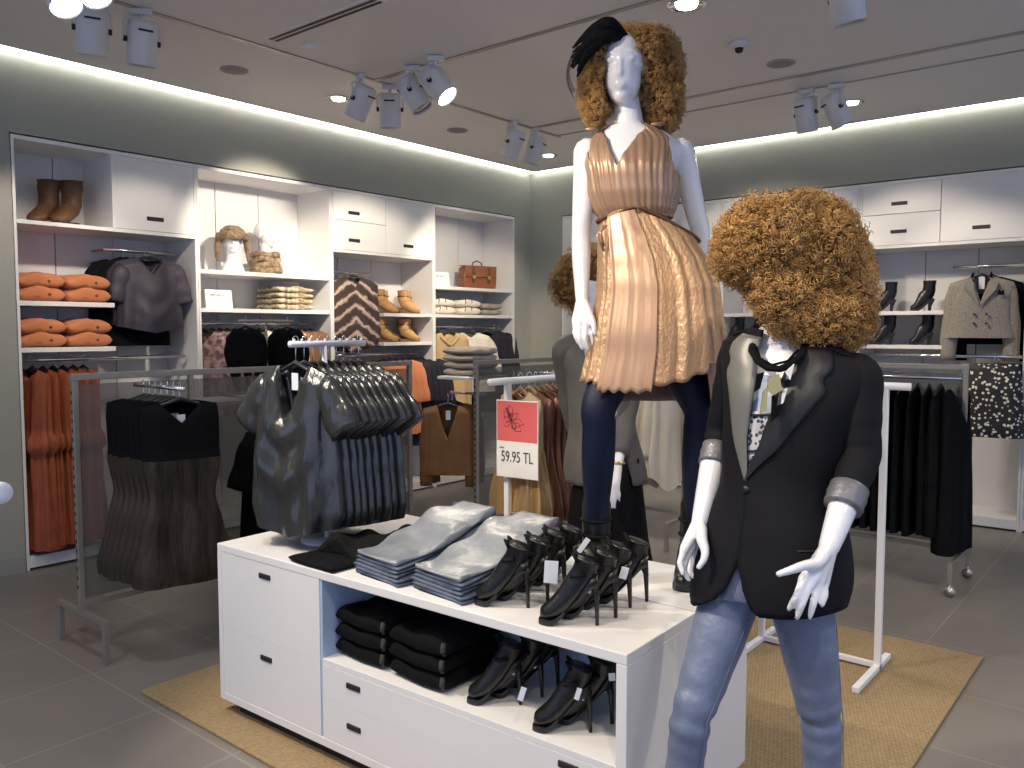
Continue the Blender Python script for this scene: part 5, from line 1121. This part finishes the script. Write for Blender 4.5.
s3L, s3R = T3.pt(1.41, math.pi/2, -.01), T3.pt(1.41, -math.pi/2, -.01); e3L, w3L = at(626, 414, D3-.06), at(618, 463, D3-.22); e3R, w3R = at(572, 412, D3+.10), at(588, 458, D3+.20)
for s_, e_, w_ in ((s3L, e3L, w3L), (s3R, e3R, w3R)): limb(mb, [(s_, .045), (s_.lerp(e_, .6), .037), (e_, .032), (e_.lerp(w_, .4), .031), (w_, .021)], 14)
hand(mb, w3L, [at(608, 482, D3-.26), at(611, 484, D3-.27), at(615, 485, D3-.27), at(618, 484, D3-.26)], [at(607, 493, D3-.26), at(610, 497, D3-.27), at(615, 497, D3-.27), at(619, 494, D3-.26)], [at(608, 501, D3-.25), at(611, 508, D3-.26), at(615, 508, D3-.26), at(619, 502, D3-.25)], [at(606, 474, D3-.25), at(603, 480, D3-.25), at(602, 485, D3-.25), at(602, 491, D3-.25)])
hand(mb, w3R, *[[at(x+17, y-8, D3+.22) for x, y in q] for q in (((568, 485), (571, 487), (574, 488), (578, 486)), ((567, 495), (570, 498), (574, 498), (578, 496)), ((569, 503), (571, 507), (575, 507), (579, 503)), ((578, 478), (581, 484), (582, 490), (582, 495)))])
for px in (588, 626): limb(mb, [(pz(px, .86, D3), .075), (pz(px, .5, D3), .05), (pz(px, .1, D3), .033)], 14); limb(mb, [(pz(px, .06, D3), .035), (pz(px, .035, D3)+F3*.12, .026)], 10)
body_build(mb, m3, voxel=.008)
for sx_ in (-1, 1):
    q = MB().loft([[pz(607+sx_*ox, z, D3)+L3*(hw*math.cos(a))+F3*(hd*math.sin(a)*(1+.08*math.sin(a*9))) for a in np.linspace(0, 2*math.pi, 40, endpoint=False)] for z, ox, hw, hd in ((.95, 14, .085, .11), (.85, 15, .085, .11), (.6, 18, .10, .115), (.35, 23, .125, .13), (.15, 25, .118, .15), (.03, 26, .128, .165))])
    shift(q, m3).build('trouser_leg', navyfab if sx_ > 3 else blackfab, m3)
cd3 = shell(T3, np.linspace(.84, 1.455, 34), lin([(.84, -.5), (1.1, -.25), (1.46, -.5)]), lin([(.84, .5), (1.1, .25), (1.46, .5)]), lin([(.84, .035), (1.1, .03), (1.46, .012)]), 80, lambda z, a: .012*math.sin(a*9+z*3)*max(0, 1.25-z))
co3 = shift(cd3, m3).build('cardigan', greycardi, m3, solid=.004)
for s_, e_, w_ in ((s3L, e3L, w3L), (s3R, e3R, w3R)):
    shift(MB().tube([V(q[:3]) for q in cr([tuple(s_+(T3.ring(1.42)[0]-s_)*.35+V((0, 0, .01))), tuple(s_+V((0, 0, .0))), tuple(s_.lerp(e_, .5)), tuple(e_), tuple(e_.lerp(w_, .85))], 24)], [.060-.0007*i+.002*math.sin(i*1.3) for i in range(25)], 20), m3).build('sleeve', greycardi, co3)
shift(MB().tube([w3L+(CR*math.cos(a)+bH*math.sin(a))*.026+V((0, 0, .004*math.sin(a))) for a in np.linspace(0, 6.28, 18)], .006, 8), m3).build('bracelet', gold, m3)
W3 = lambda px, py, dep, rx, ry, rz: (at(px, py, dep), rx/229, ry/229, rz/229)
wig(m3, [W3(588, 272, D3, 33, 30, 30), W3(567, 286, D3-.02, 19, 20, 24), W3(612, 290, D3, 20, 22, 26), W3(586, 296, D3+.08, 26, 16, 26)], 1500, 1.0, 9, hole=(at(590, 292, D3-.15), .06, .10, .09))

# ------------------------------------------------------------------ display heads, finial
def display_head(label, x, y, z, rz, fn=None):
    t = thing('display_bust', label, 'display head', (x, y, z), 0, 'white display heads'); mb = MB(); Fd = V((math.cos(rz), math.sin(rz), 0))
    mb.lathe([(.085, .001), (.088, .012), (.075, .05), (.052, .085), (.047, .13), (.050, .17)], n=26)
    mb.v = [tuple(V(v)+t.location) for v in mb.v]; head(mb, V((x, y, z+.245)), Fd, 0, .92, .8); body_build(mb, t, 'head_form', .005)
    return t, Fd
x_, y_ = on(233, 262, 0, -5.74).x, on(233, 262, 0, -5.74).y
display_head('white display head wearing the brown fur trapper hat', x_, y_, 1.941, -.5)
t = thing('fur_hat', 'brown fur trapper hat with ear flaps on the left display head', 'hat', (x_, y_, 1.941))
furhat = mat('brown grey fur', (.10, .065, .04), .9, c2=(.34, .25, .17), ns=30, bump=1, bs=55, contrast=.2)
MB().lathe([(.001, .36), (.05, .355), (.088, .325), (.10, .28), (.098, .262)], n=28).build('crown', furhat, t)
q = MB().tube([(.098*math.cos(a), .098*math.sin(a), .272+.006*math.sin(a*5)) for a in np.linspace(0, 2*math.pi, 30)], .028, 12); q.build('brim', furhat, t)
for sa in (-.5-1.55, -.5+1.55):
    fl = MB().tube([(.10*math.cos(sa), .10*math.sin(sa), .26), (.112*math.cos(sa), .112*math.sin(sa), .19), (.115*math.cos(sa-.1), .115*math.sin(sa-.1), .12), (.11*math.cos(sa-.1), .11*math.sin(sa-.1), .085)], [.036, .034, .024, .008], 12, flat=.6).build('ear_flap', furhat, t)
x_, y_ = on(266, 262, 0, -5.74).x, on(266, 262, 0, -5.74).y
display_head('bald white display head rising from the brown fur snood', x_, y_, 1.941+.07, .35)
t = thing('fur_snood', 'brown streaked fur snood around the bald display head', 'snood', (x_, y_, 1.941))
for k in range(4): MB().tube([((.105-.006*k)*math.cos(a), (.105-.006*k)*math.sin(a), .03+.04*k+.008*math.sin(a*3+k*2)) for a in np.linspace(0, 2*math.pi, 32)], .027, 12).build('roll', furbrown, t)
MB().lathe([(.10, .0), (.10, .05), (.085, .069)], n=24).build('inner_lining', furbrown, t)
c_ = at(0, 493, 1.6); off = -CR*.06
t = thing('white_finial', 'round white ball finial cut by the left edge of the view', 'finial stand', (c_.x+off.x, c_.y+off.y, 0))
lc = c_-t.location; ell(MB(), lc, (V((.022, 0, 0)), V((0, .022, 0)), V((0, 0, .022))), 14).build('ball', wmetal, t)
MB().tube([lc, V((0, 0, lc.z))], .006, 8).build('arm', wmetal, t); MB().tube([(0, 0, .01), (0, 0, lc.z+.006)], .009, 10).build('pole', wmetal, t); MB().lathe([(.12, .0), (.12, .01), (.02, .018)], n=26).build('base', wmetal, t)
